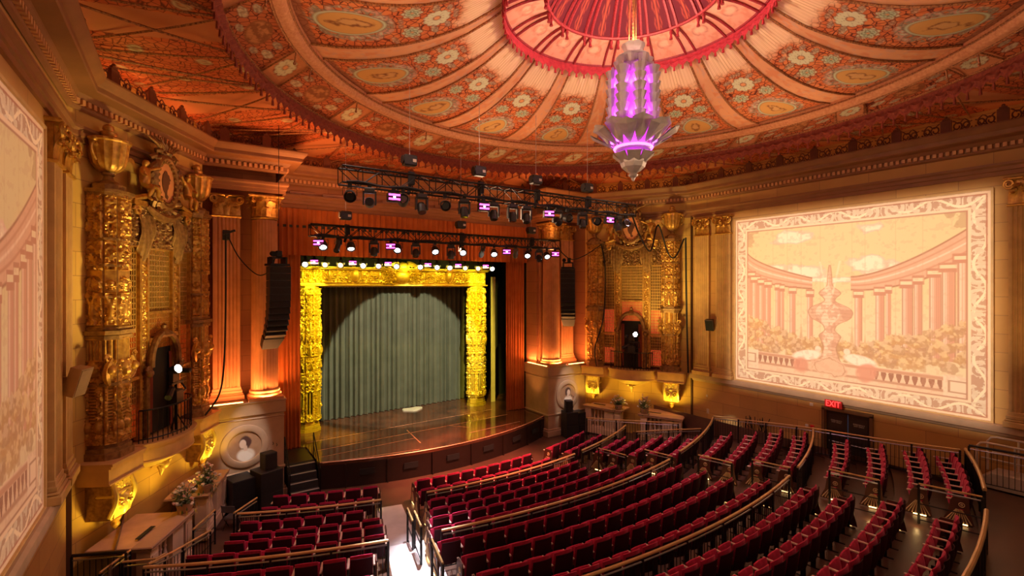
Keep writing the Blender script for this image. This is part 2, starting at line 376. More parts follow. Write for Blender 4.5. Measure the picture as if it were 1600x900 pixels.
for s, nm in ((1, 'right'), (-1, 'left')):
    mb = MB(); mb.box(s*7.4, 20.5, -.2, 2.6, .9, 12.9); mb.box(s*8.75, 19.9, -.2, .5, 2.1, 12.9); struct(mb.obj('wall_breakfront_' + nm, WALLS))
# upper wall above the stage opening and stage house
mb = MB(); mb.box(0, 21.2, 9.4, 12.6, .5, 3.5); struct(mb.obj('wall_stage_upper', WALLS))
STAGEW = mat('dark_stage_wall', (0.035, 0.030, 0.02), .8)
mb = MB(); mb.box(0, 27.2, .9, 16, .2, 9); mb.box(-8, 24, .9, .2, 6.5, 9); mb.box(8, 24, .9, .2, 6.5, 9); mb.box(0, 24, 9.8, 16, 6.5, .1); struct(mb.obj('wall_stage_house', STAGEW))
mb = MB(); mb.box(6.6, 24.2, 1.0, .1, 2.0, 0.01)
mb.v = []; mb.f = []
A = [(6.95 - .55*math.cos(a), 24.6, 3.35 + .75*math.sin(a)) for a in np.linspace(0, PI, 14)]
mb.add([(6.4, 24.6, 1.0)] + A + [(7.5, 24.6, 1.0)], [tuple(range(16))]); tag(mb.obj('arched_opening', BLACK), 'dark arched opening in the wing wall beside the golden proscenium', 'opening'); 
# lower wall ledge, pilaster plinth course and frieze mouldings along the side walls
def path_r(): return [(HX, -2), BAYA, BAYB, BLK, BLK2]
PR = [(HX, -2), BAYA, BAYB, BLK, BLK2, (-BLK2[0], BLK2[1]), (-BLK[0], BLK[1]), (-BAYB[0], BAYB[1]), (-BAYA[0], BAYA[1]), (-HX, -2)]
LEDGE = [(0, 3.02), (.05, 3.05), (.09, 3.12), (.16, 3.16), (.16, 3.34), (.10, 3.38), (0, 3.38)]
for nm, p in (('right', [(HX, -2), BAYA]), ('left', [(-BAYA[0], BAYA[1]), (-HX, -2)])):
    mb = MB(); mb.sweep(p, LEDGE); struct(mb.obj('trim_ledge_' + nm, STONE))
# entablature: architrave, frieze, dentil band, cornice
mb = MB()
mb.sweep(PR, [(0, 10.74), (.06, 10.74), (.06, 10.86), (.10, 10.88), (.10, 10.98), (.16, 11.03), (.16, 11.10), (.03, 11.12)])
mb.sweep(PR, [(.02, 11.46), (.08, 11.50), (.10, 11.54), (.10, 11.68), (.14, 11.69), (.20, 11.78), (.22, 11.80), (.52, 11.83), (.54, 11.86), (.54, 11.97), (.58, 12.00), (.66, 12.08), (.70, 12.14), (.70, 12.18), (0, 12.2)])
struct(mb.obj('trim_cornice', CORN, smooth=False))
mb = MB()
def along(path, step, off, fn, skip0=0.0):
    P = [Vector(p) for p in path]
    for a, b in zip(P[:-1], P[1:]):
        d = b - a; L = d.length; d.normalize(); n = Vector((-d.y, d.x)); k = max(1, int((L - 2*skip0)/step))
        for i in range(k):
            q = a + d*(skip0 + (i + .5)*(L - 2*skip0)/k) + n*off; fn(q.x, q.y, math.atan2(d.y, d.x))
along(PR, .16, .13, lambda x, y, a: mb.box(x, y, 11.56, .09, .10, .12, a))
struct(mb.obj('trim_dentils', mat('dentil_ochre', (0.62, 0.30, 0.12), .6)))
# stage entablature panel with relief
mb = MB()
for x in np.linspace(-5.0, 5.0, 9): 
    mb.box(x, 20.92, 10.80, .95, .06, .48, ch=.02); mb.lathe([(0, .06), (.10, .05), (.13, 0)], 10, M=Matrix.Translation((x, 20.88, 11.04)) @ Matrix.Rotation(PI/2, 4, 'X'))
    mb.tube([(x + .16 + .13*math.cos(t)*(1 - t/14), 20.87, 11.04 + .11*math.sin(t)*(1 - t/14)) for t in np.linspace(0, 10, 26)], .016, 4)
    mb.tube([(x - .16 - .13*math.cos(t)*(1 - t/14), 20.87, 11.04 + .11*math.sin(t)*(1 - t/14)) for t in np.linspace(0, 10, 26)], .016, 4)
struct(mb.obj('trim_stage_frieze', mat('frieze_bronze', (0.34, 0.14, 0.06), .45, .3)))
# pierced cresting on the cornice
mb = MB()
def crest(x, y, a):
    M = Matrix.Translation((x, y, 12.16)) @ Matrix.Rotation(a, 4, 'Z')
    mb.box(0, 0, 0, .26, .09, .42, M=M, ch=.02); mb.box(0, 0, .40, .17, .07, .07, M=M); mb.ball(0, 0, .50, .05, 6, M=M)
    mb.ball(0, -.05, .22, .08, 7, sy=.4, M=M)
    for s in (-1, 1):
        for cx, r in ((.26, .11), (.46, .085)):
            mb.tube([(s*(cx + r*math.cos(t)*(1 - t/12)), 0, .17 + r*1.2*math.sin(t)*(1 - t/12)) for t in np.linspace(-1.5, 6.5, 13)], .021, 4, M=M)
        mb.tube([(s*(.16 + .44*k/8), 0, .06 + .05*math.sin(k*1.7)) for k in range(9)], .02, 4, M=M)
        mb.tube([(s*(.16 + .44*k/8), 0, .30 + .06*math.cos(k*1.3)) for k in range(9)], .018, 4, M=M)
    mb.box(0, 0, -.02, 1.22, .10, .05, M=M)
along(PR, 1.2, .52, crest)
struct(mb.obj('trim_cresting', CREST))
# panel mouldings, pipe chase and plates on the side walls
for s, nm in ((1, 'right'), (-1, 'left')):
    mb = MB(); mb.box(s*(HX - .03), 14.38, 0.3, .12, .07, 10.5); struct(mb.obj('trim_corner_' + nm, mat('dark_bead', (0.10, 0.045, 0.02), .6)))

# ------------------------------------------------------------------ painted ceiling (tent canopy), pattern in vertex colours
def vnoise(x, y, seed=0):
    xi = np.floor(x).astype(int); yi = np.floor(y).astype(int); xf = x - xi; yf = y - yi
    def h(a, b): 
        n = (a*374761393 + b*668265263 + seed*974711) & 0x7fffffff; n = ((n ^ (n >> 13))*1274126177) & 0x7fffffff
        return ((n ^ (n >> 16)) & 0xffff)/65535.0
    u = xf*xf*(3 - 2*xf); v = yf*yf*(3 - 2*yf)
    return (h(xi, yi)*(1-u) + h(xi+1, yi)*u)*(1-v) + (h(xi, yi+1)*(1-u) + h(xi+1, yi+1)*u)*v
def fbm(x, y, seed=0, o=4):
    s = 0; a = .5
    for k in range(o): s = s + a*vnoise(x*2**k, y*2**k, seed + k); a *= .5
    return s/(1 - .5**o)
def lay(C, mask, col, a=1.0, crk=None):
    m = np.clip(mask, 0, 1)*a
    for k in range(3): C[..., k] = C[..., k]*(1 - m) + col[k]*m
    if crk is not None: C[..., 3] = C[..., 3]*(1 - m) + crk*m
def ss(x, a, b): 
    t = np.clip((x - a)/(b - a), 0, 1); return t*t*(3 - 2*t)
def inside(d, w=.01): return np.clip(.5 - d/w, 0, 1)
def flower(C, X, Y, cx, cy, r, n, col, dark, w, mid=None):
    dx, dy = X - cx, Y - cy; d = np.hypot(dx, dy); a = np.arctan2(dy, dx)
    e = r*(.80 + .20*np.abs(np.cos(n*a/2))**.6)
    lay(C, inside(d - e - .018, w), dark, 1, 0); lay(C, inside(d - e, w), col, 1, 0)
    lay(C, inside(np.abs(np.sin(n*a/2))*d - .012, w)*(d > r*.3)*inside(d - e*.95, w), dark, .8, 0)
    lay(C, inside(d - r*.30, w), dark, 1, 0); lay(C, inside(d - r*.24, w), mid or (.75, .35, .15), 1, 0)
def rosette(C, X, Y, cx, cy, r, w):
    dx, dy = X - cx, Y - cy; d = np.hypot(dx, dy); a = np.arctan2(dy, dx); e = r*(.9 + .1*np.cos(8*a))
    lay(C, inside(d - e - .02, w), (.16, .05, .03), 1, 0); lay(C, inside(d - e, w), (.62, .60, .38), 1, 0)
    lay(C, inside(np.abs(d - r*.72) - .012, w), (.25, .10, .05)); lay(C, inside(d - r*.66, w), (.50, .62, .42))
    for k in range(5):
        b = 2*PI*k/5; q = np.hypot(dx - r*.36*math.cos(b), dy - r*.36*math.sin(b)); lay(C, inside(np.abs(q - r*.17) - .010, w), (.15, .12, .06))
    lay(C, inside(d - r*.13, w), (.72, .30, .12))
OR1 = (.62, .155, .045); OR2 = (.72, .24, .075); PALE = (.88, .60, .36); BANDC = (.72, .35, .17); INK = (.13, .03, .015); GREEN = (.48, .55, .36); GREY = (.27, .24, .17)
def cloudlet(C, X, Y, cx, cy, r, w, col=(.62, .56, .36)):
    for dx, dy, k in ((0, 0, 1), (.9*r, .2*r, .7), (-.8*r, -.25*r, .65)):
        d = np.hypot(X - cx - dx, (Y - cy - dy)*1.3); lay(C, inside(d - r*k - .02, w), (.18, .07, .04), 1, 0); lay(C, inside(d - r*k, w), col, 1, 0)
        lay(C, inside(np.abs(d - r*k*.55) - .012, w), (.30, .14, .08)); lay(C, inside(d - r*k*.25, w), (.70, .42, .22))
CPAN = 16
def canopy_profile(r): return np.interp(r, [3.1, 3.3, 3.5, 4, 4.5, 5, 5.5, 6, 6.5, 7, 7.6], [14.22, 14.06, 13.93, 13.63, 13.42, 13.25, 13.13, 13.06, 13.035, 13.04, 13.10])
nphi, nr = 1921, 150
ph = np.linspace(0, 2*PI, nphi); rr = np.linspace(3.12, 7.6, nr)
PH, RR = np.meshgrid(ph, rr, indexing='ij')
pw = 2*PI/CPAN; lp = (PH + pw/2) % pw - pw/2            # local angle about the panel centre
X = lp*RR; Y = RR; C = np.zeros(PH.shape + (4,)); C[..., :3] = OR1; C[..., 3] = 1; w = .022
hb = math.radians(8.45)
nz = fbm(X*5 + 9, Y*5, 3)
lay(C, ss(nz, .45, .6), OR2, .8)
t = ss(4.42 - RR + .7*(nz - .5), 0, .5)
lay(C, t, PALE, 1, 0)
lay(C, t*inside(np.abs(np.abs(((lp/hb*13) % 1) - .5) - .5) - .07, .12), (.42, .15, .06), .9)
flower(C, X, Y, 0, 4.67, .30, 10, (.66, .66, .42), INK, w)
for s in (-1, 1):
    rosette(C, X, Y, s*.39, 5.22, .225, w)
    cloudlet(C, X, Y, s*.42, 4.72, .09, w); cloudlet(C, X, Y, s*.66, 5.62, .09, w, (.72, .42, .25)); cloudlet(C, X, Y, s*.34, 4.42, .07, w, (.72, .60, .42)); cloudlet(C, X, Y, s*.40, 7.12, .10, w, (.40, .38, .26))
    cloudlet(C, X, Y, s*.10, 5.45, .06, w, (.74, .40, .24)); cloudlet(C, X, Y, s*.64, 5.15, .06, w, (.74, .44, .26)); cloudlet(C, X, Y, s*.08, 4.25, .06, w, (.74, .50, .30))
d = np.hypot(X/.70, (Y - 6.50)/.92) - 1; m = fbm(X*9, Y*9, 8)
lay(C, inside(d*.6, .06)*ss(m, .38, .5), GREY, 1, .3); lay(C, inside(d*.6, .06)*ss(m, .56, .62), (.60, .30, .22), 1, .3); lay(C, inside(d*.6, .06)*ss(m, .66, .72), (.50, .52, .36), 1, .3)
d = np.hypot(X/(.42*(1 + .25*(Y - 6.5))), (Y - 6.50)/.68) - 1
lay(C, inside(d*.4 - .055, .03), (.20, .08, .04), 1, 0); lay(C, inside(d*.4 - .04, .03), (.52, .60, .42), 1, 0); lay(C, inside(d*.4, .03), (.16, .06, .02), 1, 0)
lay(C, inside(d*.4 + .01, .03), (.62, .34, .10), 1, 0)
pk = np.floor((PH + pw/2)/pw); v1 = fbm(X*7 + pk*3, Y*5 + pk*5, 2)
fig = np.hypot((X - .03*np.sin(pk))/.14, (Y - 6.5)/.40) - 1 + (v1 - .5)*1.8
lay(C, inside(fig*.2, .05)*inside(d*.4 + .04, .03), (.24, .09, .03), 1, 0); lay(C, inside(fig*.2 + .06, .05)*inside(d*.4 + .04, .03), (.70, .42, .16), .8, 0)
lay(C, ss(RR, 7.36, 7.42), (.20, .10, .06), .7, .3)
band = np.abs(lp) > hb
lay(C, band, BANDC, 1, 0); lay(C, band*ss(fbm(X*6 + pk, Y*3 + 40, 5), .5, .62), (.66, .24, .10), .7, 0); lay(C, band*ss(fbm(X*9 + 7, Y*6 + 40, 6), .58, .64), (.58, .34, .24), .6, 0)
lay(C, inside(np.abs(np.abs(lp) - hb)*RR - .02, w), INK, .8, 0)
Z = canopy_profile(RR) + .025*np.cos(lp/hb*PI/2)*np.where(band, -.6, 1)
P = np.stack([RR*np.cos(PH), 8.05 + RR*np.sin(PH), Z], -1)
CEIL = vcol('painted_canopy', .8, crackle=6.5)
mb = MB(); mb.grid(P); struct(mb.obj('ceiling_canopy', CEIL, smooth='full', cols=C))
# outer zone: beam, painted band, fringe line, outer field to the walls
def oval(phi, k):
    """k=0: circle r7.9 about y 8.05 ; k=1: oval 8.55 x 9.4 about y 8.6"""
    a = 7.92*(1-k) + 8.6*k; b = 7.92*(1-k) + 9.35*k; y0 = 8.05*(1-k) + 8.55*k
    return a*np.cos(phi), y0 + b*np.sin(phi)
def bound(phi):
    c, s = np.cos(phi), np.sin(phi); r = np.minimum(11.35/np.maximum(np.abs(c), 1e-6), np.where(s > 0, 13.2/np.maximum(s, 1e-6), 11/np.maximum(-s, 1e-6)))
    # splayed corners
    ex, ey = (-.4738, .8806) if True else (0, 0)
    nx, ny = .8806, .4738; D = 11.45*nx + (14.6 - 8.05)*ny
    q = D/np.maximum(np.abs(c)*nx + s*ny, 1e-6); r = np.where((s > 0), np.minimum(r, q), r)
    return r*c, 8.05 + r*s
nk = 34; nphi2 = 1441; ph = np.linspace(0, 2*PI, nphi2); kk = np.linspace(0, 1, nk)
PH, KK = np.meshgrid(ph, kk, indexing='ij'); Xo, Yo = oval(PH, KK); lp = (PH + pw/2) % pw - pw/2
X = lp*8.3; Y = KK*1.0; C = np.zeros(PH.shape + (4,)); C[..., :3] = (.50, .135, .045); C[..., 3] = 1; w = .03
flower(C, X - np.sign(X)*pw*8.3/2, Y, 0, .5, .30, 10, (.62, .58, .36), INK, w)
for s in (-1, 1):
    cloudlet(C, X, Y, s*.85, .62, .13, w); cloudlet(C, X, Y, s*.75, .3, .11, w, (.46, .42, .30)); cloudlet(C, X, Y, s*.45, .82, .09, w)
d = np.hypot(X/.42, (Y - .5)/.34) - 1; lay(C, inside(d*.4, .05), (.26, .09, .03), 1, .2); lay(C, inside(d*.4 + .06, .05)*ss(fbm(X*9 + PH*3, Y*9, 4), .4, .55), (.50, .20, .07), 1, .2)
lay(C, (np.abs(lp) > pw*.5 - .055)*1.0*(1 - inside(np.hypot(np.abs(X) - pw*8.3/2, Y - .5) - .32, w)), (.60, .24, .10), .9, 0)
Z = 12.92 - .17*KK + .03*np.sin(KK*PI)
mb = MB(); mb.grid(np.stack([Xo, Yo, Z], -1)); struct(mb.obj('ceiling_band', CEIL, smooth='full', cols=C))
# beam between canopy and band
mb = MB(); prof = [(7.58, 13.11), (7.60, 13.04), (7.68, 12.90), (7.74, 12.87), (7.86, 12.86), (7.93, 12.92), (7.93, 13.0)]
mb.lathe(prof, 180, 0, 8.05, 0); struct(mb.obj('ceiling_ring_beam', mat('beaded_cream_beam', (0.66, 0.30, 0.13), .7, bump=.6, bscale=45, vscale=14, c2=(0.50, 0.18, 0.07)), smooth=True))
# outer field
nk = 60; kk = np.linspace(0, 1, nk); PH, KK = np.meshgrid(ph, kk, indexing='ij'); x0, y0 = oval(PH, 1.0); x1, y1 = bound(PH)
Xo = x0*(1 - KK) + x1*KK; Yo = y0*(1 - KK) + y1*KK
C = np.zeros(PH.shape + (4,)); C[..., :3] = (.56, .13, .04); C[..., 3] = .9; lay(C, ss(fbm(Xo*1.5 + 30, Yo*1.5 + 30, 9), .4, .65), (.62, .19, .06), .8)
rel = PH/pw*1.0 % 1; 
lay(C, (np.abs(rel - .5) > .38)*1.0, (.55, .20, .08), 1, 0)
for gx, gy, r in ((.22, .25, .16), (.35, .55, .13), (.62, .3, .15), (.75, .6, .14), (.5, .8, .13), (.28, .85, .11), (.5, .12, .18)):
    d = np.hypot((rel - gx)*pw*9.6, (KK - gy)*np.hypot(x1 - x0, y1 - y0)); ok = (np.abs(rel - gx) < .2)
    lay(C, inside(d - r - .025, .04)*ok, (.16, .06, .03), 1, 0); lay(C, inside(d - r, .04)*ok, (.56, .46, .26), 1, 0); lay(C, inside(np.abs(d - r*.5) - .02, .04)*ok, (.25, .10, .05), 1, 0); lay(C, inside(d - r*.2, .04)*ok, (.60, .22, .08), 1, 0)
Z = 12.98 - .25*KK**.7 + .06*np.sin(rel*PI*2)*np.sin(KK*PI)
mb = MB(); mb.grid(np.stack([Xo, Yo, Z], -1)); struct(mb.obj('ceiling_outer_field', CEIL, smooth='full', cols=C))
# rope mouldings
ROPE = mat('rope_moulding', (0.58, 0.24, 0.08), .55, .2, var=.6, vscale=26, c2=(0.11, 0.03, 0.012))
mb = MB()
for k in range(CPAN):
    for s in (-1, 1):
        a = k*pw + s*hb; pts = [(r*math.cos(a), 8.05 + r*math.sin(a), float(canopy_profile(r)) - .02) for r in np.linspace(3.2, 7.6, 16)]; mb.tube(pts, .030, 5)
    for s in (-.052, .052):
        a = (k + .5)*pw + s; pts = [(*[float(q) for q in oval(a, t)], 12.90 - .17*t) for t in np.linspace(0, 1, 5)]; mb.tube(pts, .024, 4)
        mb.cyl((7.9*math.cos(a), 8.05 + 7.9*math.sin(a), 12.95), (7.95*math.cos(a), 8.05 + 7.95*math.sin(a), 12.62), .022, 5); mb.ball(7.95*math.cos(a), 8.05 + 7.95*math.sin(a), 12.60, .04, 6)
for R, z in ((7.62, 13.02), (7.9, 12.87)): mb.tube([(R*math.cos(a), 8.05 + R*math.sin(a), z) for a in np.linspace(0, 2*PI, 120, endpoint=False)], .03, 5, closed=True)
mb.tube([(*[float(q) for q in oval(a, 1.0)], 12.73) for a in np.linspace(0, 2*PI, 140, endpoint=False)], .035, 5, closed=True)
for k in range(CPAN*2):
    for da, sw in ((0, 0), (.0, .19), (.0, -.19), (.35, 0)):
        a = (k/2 + .25)*pw; p0 = [float(q) for q in oval(a, 1.0)]; p1 = [float(q[0]) for q in bound(np.array([a + sw + da*pw]))]
        if da and k % 2: continue
        pts = []
        for t in np.linspace(0, .98, 9):
            pts.append((p0[0]*(1-t) + p1[0]*t, p0[1]*(1-t) + p1[1]*t, 12.86 - .22*t**.7 - .05*math.sin(t*PI)))
        mb.tube(pts, .026, 4)
struct(mb.obj('ceiling_ropes', ROPE))
# fringed valance round the oval
def fringe(name, fn, z0, drop, n, m, mt, tassel=.12):
    mb = MB(); P = np.zeros((n, 6, 3))
    for i in range(n):
        a = 2*PI*i/(n-1); x, y = [float(q) for q in fn(a)]; c = abs(math.sin(a*m)); 
        h = drop*(.72 + .28*c)
        for j in range(6): P[i, j] = (x*(1 - .012*(j == 3)), y, z0 - h*j/5)
    mb.grid(P); v = len(mb.v)
    for i in range(int(m*2)):
        a = PI*(i + .5)/m; x, y = [float(q) for q in fn(a)]; z = z0 - drop
        mb.tube([(x, y, z + .05), (x, y, z - tassel*.3), (x, y, z - tassel)], [.012, .03, .038], 5)
        if i % 2 == 0:
            R = Matrix.Translation((x, y, z0 - drop*.5)) @ Matrix.Rotation(a, 4, 'Z')
            mb.tube([(.03, .07*math.cos(t), .085*math.sin(t)) for t in np.linspace(0, 2*PI, 10, endpoint=False)], .014, 4, M=R, closed=True)
    return struct(mb.obj(name, mt))
FRM = mat('fringe_oxblood', (0.30, 0.055, 0.022), .8, vscale=14, c2=(0.17, 0.022, 0.012), bump=.5, bscale=40)
fringe('ceiling_fringe', lambda a: oval(a, 1.0), 12.74, .44, 1201, 90, FRM, .16)
# centre: red ring with scalloped valance, ribbed cream band, red dome
REDV = mat('red_valance', (0.55, 0.03, 0.05), .75, vscale=10, c2=(0.34, 0.012, 0.03), bump=.4, bscale=35)
fringe('ceiling_centre_valance', lambda a: (3.12*math.cos(a), 8.05 + 3.12*math.sin(a)), 14.16, .30, 721, 40, REDV, .10)
mb = MB(); mb.tube([(3.12*math.cos(a), 8.05 + 3.12*math.sin(a), 14.17) for a in np.linspace(0, 2*PI, 90, endpoint=False)], .045, 6, closed=True)
mb.tube([(2.08*math.cos(a), 8.05 + 2.08*math.sin(a), 14.47) for a in np.linspace(0, 2*PI, 70, endpoint=False)], .045, 6, closed=True)
rp = lambda t: (3.1 - 1.02*t, 14.16 + .31*t + .06*math.sin(PI*t))
dp = lambda t: (2.08 - 2.0*t**1.2, 14.5 + 1.35*math.sin(t*PI/2))
for k in range(CPAN):
    for s in (-.045, .045):
        a = (k + .5)*pw + s
        mb.tube([(rp(t)[0]*math.cos(a), 8.05 + rp(t)[0]*math.sin(a), rp(t)[1] - .03) for t in np.linspace(0, 1, 6)], .035, 5)
        mb.tube([(dp(t)[0]*math.cos(a), 8.05 + dp(t)[0]*math.sin(a), dp(t)[1] - .03) for t in np.linspace(0, .95, 9)], .045, 5)
        mb.tube([(2.1*math.cos(a), 8.05 + 2.1*math.sin(a), z) for z in (14.5, 14.36, 14.28, 14.18)], [.02, .05, .03, .05], 6)
struct(mb.obj('ceiling_centre_ropes', mat('crimson_rope', (0.36, 0.02, 0.03), .6, var=.5, vscale=25, c2=(0.20, 0.008, 0.015))))
n1 = 961; ph = np.linspace(0, 2*PI, n1); tt = np.linspace(0, 1, 20); PH, TT = np.meshgrid(ph, tt, indexing='ij'); lp = (PH + pw/2) % pw - pw/2
R_ = 3.1 - 1.02*TT; C = np.zeros(PH.shape + (4,)); C[..., :3] = (.74, .33, .22)
d = np.hypot(lp*2.6/.20, (TT - .5)*1.06/.17) - 1; lay(C, inside(np.abs(d)*.2 - .03, .03), (.50, .20, .14)); lay(C, inside(d*.2 + .07, .03), (.66, .40, .26)); lay(C, ss(fbm(lp*20, TT*5 + PH, 3), .55, .65), (.62, .20, .12), .6)
mb = MB(); mb.grid(np.stack([R_*np.cos(PH), 8.05 + R_*np.sin(PH), 14.16 + .31*TT + .06*np.sin(PI*TT)], -1)); CV2 = vcol('painted_centre', .75); struct(mb.obj('ceiling_centre_band', CV2, smooth='full', cols=C))
TT2, = np.linspace(0, 1, 26)[None]; PH, TT = np.meshgrid(ph, TT2, indexing='ij'); lp = (PH + pw/2) % pw - pw/2; R_ = 2.08 - 2.0*TT**1.2
C = np.zeros(PH.shape + (4,)); C[..., :3] = (.10, .005, .014); q = (TT*6) % 1; lay(C, inside(np.abs(np.abs(lp)*R_ - .09*np.sin(q*PI)) - .012, .03)*(np.abs(lp) < pw*.36), (.36, .05, .03)); lay(C, inside(np.abs(lp)*R_ - .02, .03), (.36, .06, .03))
mb = MB(); mb.grid(np.stack([R_*np.cos(PH), 8.05 + R_*np.sin(PH), 14.5 + 1.35*np.sin(TT*PI/2)], -1)); struct(mb.obj('ceiling_centre_dome', CV2, smooth='full', cols=C))
# ------------------------------------------------------------------ stage
STGF = mat('glossy_stage_floor', (0.15, 0.055, 0.028), .10, vscale=1.5, spec=.9, c2=(0.045, 0.018, 0.012), bump=.03, bscale=5)
STGA = mat('dark_stage_apron', (0.018, 0.007, 0.005), .5)
st = thing('stage', 'dark polished thrust stage with a curved front lip and taped marks', 'stage')
arc = [pol(12.62, t)[:2] for t in np.linspace(-0.395, 0.515, 40)]
mb = MB(); poly = arc + [(6.15, 20.9), (7.9, 20.9), (7.9, 27.1), (-7.9, 27.1), (-7.9, 20.9), (-4.86, 20.9)]
mb.prism(poly, .88, 1.0); mb.obj('deck', STGF, st)
mb = MB(); mb.grid(np.array([[(x, y, z) for z in (0, .88)] for x, y in arc])); mb.add([(arc[0][0], arc[0][1], 0), (-4.86, 20.9, 0), (-4.86, 20.9, .9), (arc[0][0], arc[0][1], .9)], [(0, 1, 2, 3)])
mb.add([(arc[-1][0], arc[-1][1], 0), (6.15, 20.9, 0), (6.15, 20.9, .9), (arc[-1][0], arc[-1][1], .9)], [(0, 1, 2, 3)])
for t in (-.32, -.2, -.06, .08, .22, .36, .46):
    x, y, _ = pol(12.66, t); mb.box(x, y, .0, .05, .05, .88, t)
mb.obj('apron_front', STGA, st)
mb = MB(); 
for t in (-.26, -.13, .01, .15, .29, .41): x, y, _ = pol(12.67, t); mb = MB(); mb.box(x, y, .42, .55, .03, .22, t); mb.obj('apron_vent', BLACK, st)
mb = MB(); mb.tube([(x, y, 1.0) for x, y in arc], .022, 5); mb.obj('lip_moulding', mat('lip_copper', (0.75, 0.42, 0.24), .35, .4), st)
TAPE = mat('worn_tape', (0.50, 0.24, 0.14), .7); mb = MB()
def line(a, b, w=.045, z=1.002):
    a = Vector(a); b = Vector(b); d = (b - a).normalized(); n = Vector((-d.y, d.x))*w/2
    mb.add([(*(a + n), z), (*(a - n), z), (*(b - n), z), (*(b + n), z)], [(0, 1, 2, 3)])
line((-4.6, 20.15), (4.6, 20.5)); line((-4.75, 18.6), (-1.2, 18.05)); line((-4.75, 21.4), (4.5, 21.8), .03); line((1.5, 18.85), (4.4, 19.1)); line((-.63, 20.8), (-.85, 18.77)); line((1.2, 20.4), (1.9, 19.6), .03); line((-4.75, 19.3), (-.8, 19.5), .03)
mb.obj('tape_mark', TAPE, st)
mb = MB(); mb.prism([(1.0 + .55*math.cos(a), 24.1 + .3*math.sin(a)*(1 + .3*math.sin(3*a))) for a in np.linspace(0, 2*PI, 18, endpoint=False)], 1.0, 1.06)
tag(mb.obj('crumpled_cloth', mat('offwhite_cloth', (0.6, 0.56, 0.42), .9)), 'small pale cloth lying on the stage at the foot of the green curtain', 'cloth')
# black void stage-left of apron with steps
mb = MB(); mb.box(-5.46, 20.1, 0, 1.1, 1.68, .98, ch=.01); tag(mb.obj('stage_extension', mat('black_deck', (0.02, 0.014, 0.012), .35)), 'black boxed platform between the striped steps and the orange drape', 'platform')
stt = thing('stage_steps', 'black portable steps with grey nosings leading up to the stage', 'steps', (-5.40, 19.24, 0), 0)
mb = MB()
for k in range(4): mb.box(0, -.85 + .24*k, 0, .95, .25, .24*(k+1), ch=.01)
mb.obj('step_block', mat('step_black', (0.02, 0.018, 0.02), .6), stt)
mb = MB()
for k in range(4): mb.box(0, -.94 + .24*k, .24*(k+1), .93, .07, .012)
mb.obj('step_nosing', mat('nosing_grey', (0.36, 0.34, 0.36), .6), stt)
for s in (-1, 1):
    mb = MB(); mb.tube([(s*.5, -.95, .05), (s*.5, -.95, .95), (s*.5, -.85, 1.03), (s*.5, .15, 1.95), (s*.5, .15, 1.0)], .02, 6); mb.tube([(s*.5, -.95, .55), (s*.5, .15, 1.5)], .015, 5); mb.obj('handrail', DARKM, stt)

# pleated fabric
def drape(name, p0, p1, z0, z1, mt, pleat=.16, amp=.055, parent=None, tilt=0.0, seed=1, nz=24, sway=.02):
    rng = np.random.RandomState(seed); L = math.hypot(p1[0]-p0[0], p1[1]-p0[1]); n = int(L/pleat*10) + 1
    u = np.linspace(0, L, n); ph = u/pleat*2*PI + 1.6*np.interp(u, np.linspace(0, L, 9), rng.rand(9)) *2
    am = amp*(.6 + .7*np.interp(u, np.linspace(0, L, 14), rng.rand(14)))
    dx, dy = (p1[0]-p0[0])/L, (p1[1]-p0[1])/L; nx, ny = dy, -dx
    P = np.zeros((n, nz, 3))
    for j in range(nz):
        t = j/(nz-1); off = am*(np.sin(ph) + .35*np.sin(2.3*ph + 1))*(1 - .35*t) + sway*np.sin(u*1.7 + seed)*(1-t)
        P[:, j, 0] = p0[0] + dx*u + nx*off; P[:, j, 1] = p0[1] + dy*u + ny*off; P[:, j, 2] = z0 + (z1 - z0)*t
    mb = MB(); mb.grid(P); return mb.obj(name, mt, parent, smooth='full')
RUST = mat('rust_velour', (0.46, 0.135, 0.030), .8, vscale=2, spec=.2, c2=(0.37, 0.10, 0.022))
OLIVE = mat('olive_velour', (0.125, 0.128, 0.085), .85, vscale=1.5, spec=.15, c2=(0.095, 0.100, 0.065))
tag(drape('stage_curtain', (-4.6, 24.35), (5.4, 24.9), 1.02, 9.0, OLIVE, .30, .13, seed=3), 'tall pleated olive green stage curtain behind the golden frame', 'curtain')
tag(drape('stage_leg_drape', (-4.4, 23.6), (-3.7, 23.9), 1.02, 8.6, OLIVE, .17, .05, seed=5), 'narrow green leg drape inside the golden frame by the steps side', 'curtain')
tag(drape('side_drape', (-6.0, 21.0), (-5.05, 21.08), 1.0, 9.3, RUST, .15, .05, seed=6), 'rust orange pleated drape between the steps and the golden frame', 'curtain', 'rust drapes flanking the stage')
tag(drape('side_drape', (4.88, 21.08), (5.98, 21.0), 1.02, 9.3, RUST, .15, .05, seed=7), 'rust orange pleated drape at the stage end nearest the exit wall', 'curtain', 'rust drapes flanking the stage')
tag(drape('stage_valance', (-6.0, 20.75), (6.0, 20.75), 8.70, 10.55, RUST, .24, .06, seed=8, nz=8), 'rust orange pleated valance hanging behind the lighting trusses', 'valance')
mb = MB(); mb.box(0, 22.0, 8.9, 11.6, 1.6, .06); mb.box(0, 23.9, 8.3, 11.6, .05, .9); tag(mb.obj('black_border', BLACK), 'black border cloth above the golden proscenium frame', 'curtain')
mb = MB(); mb.box(5.45, 23.25, 1.0, .26, .05, 7.0); tag(mb.obj('scenery_flat', mat('beige_flat', (0.50, 0.42, 0.25), .8)), 'narrow beige flat standing beside the golden frame', 'flat')
mb = MB(); mb.box(-5.30, 23.4, 1.0, .6, .05, 8.0); tag(mb.obj('masking_flat', BLACK), 'black masking panel between the rust drape and golden frame', 'flat')

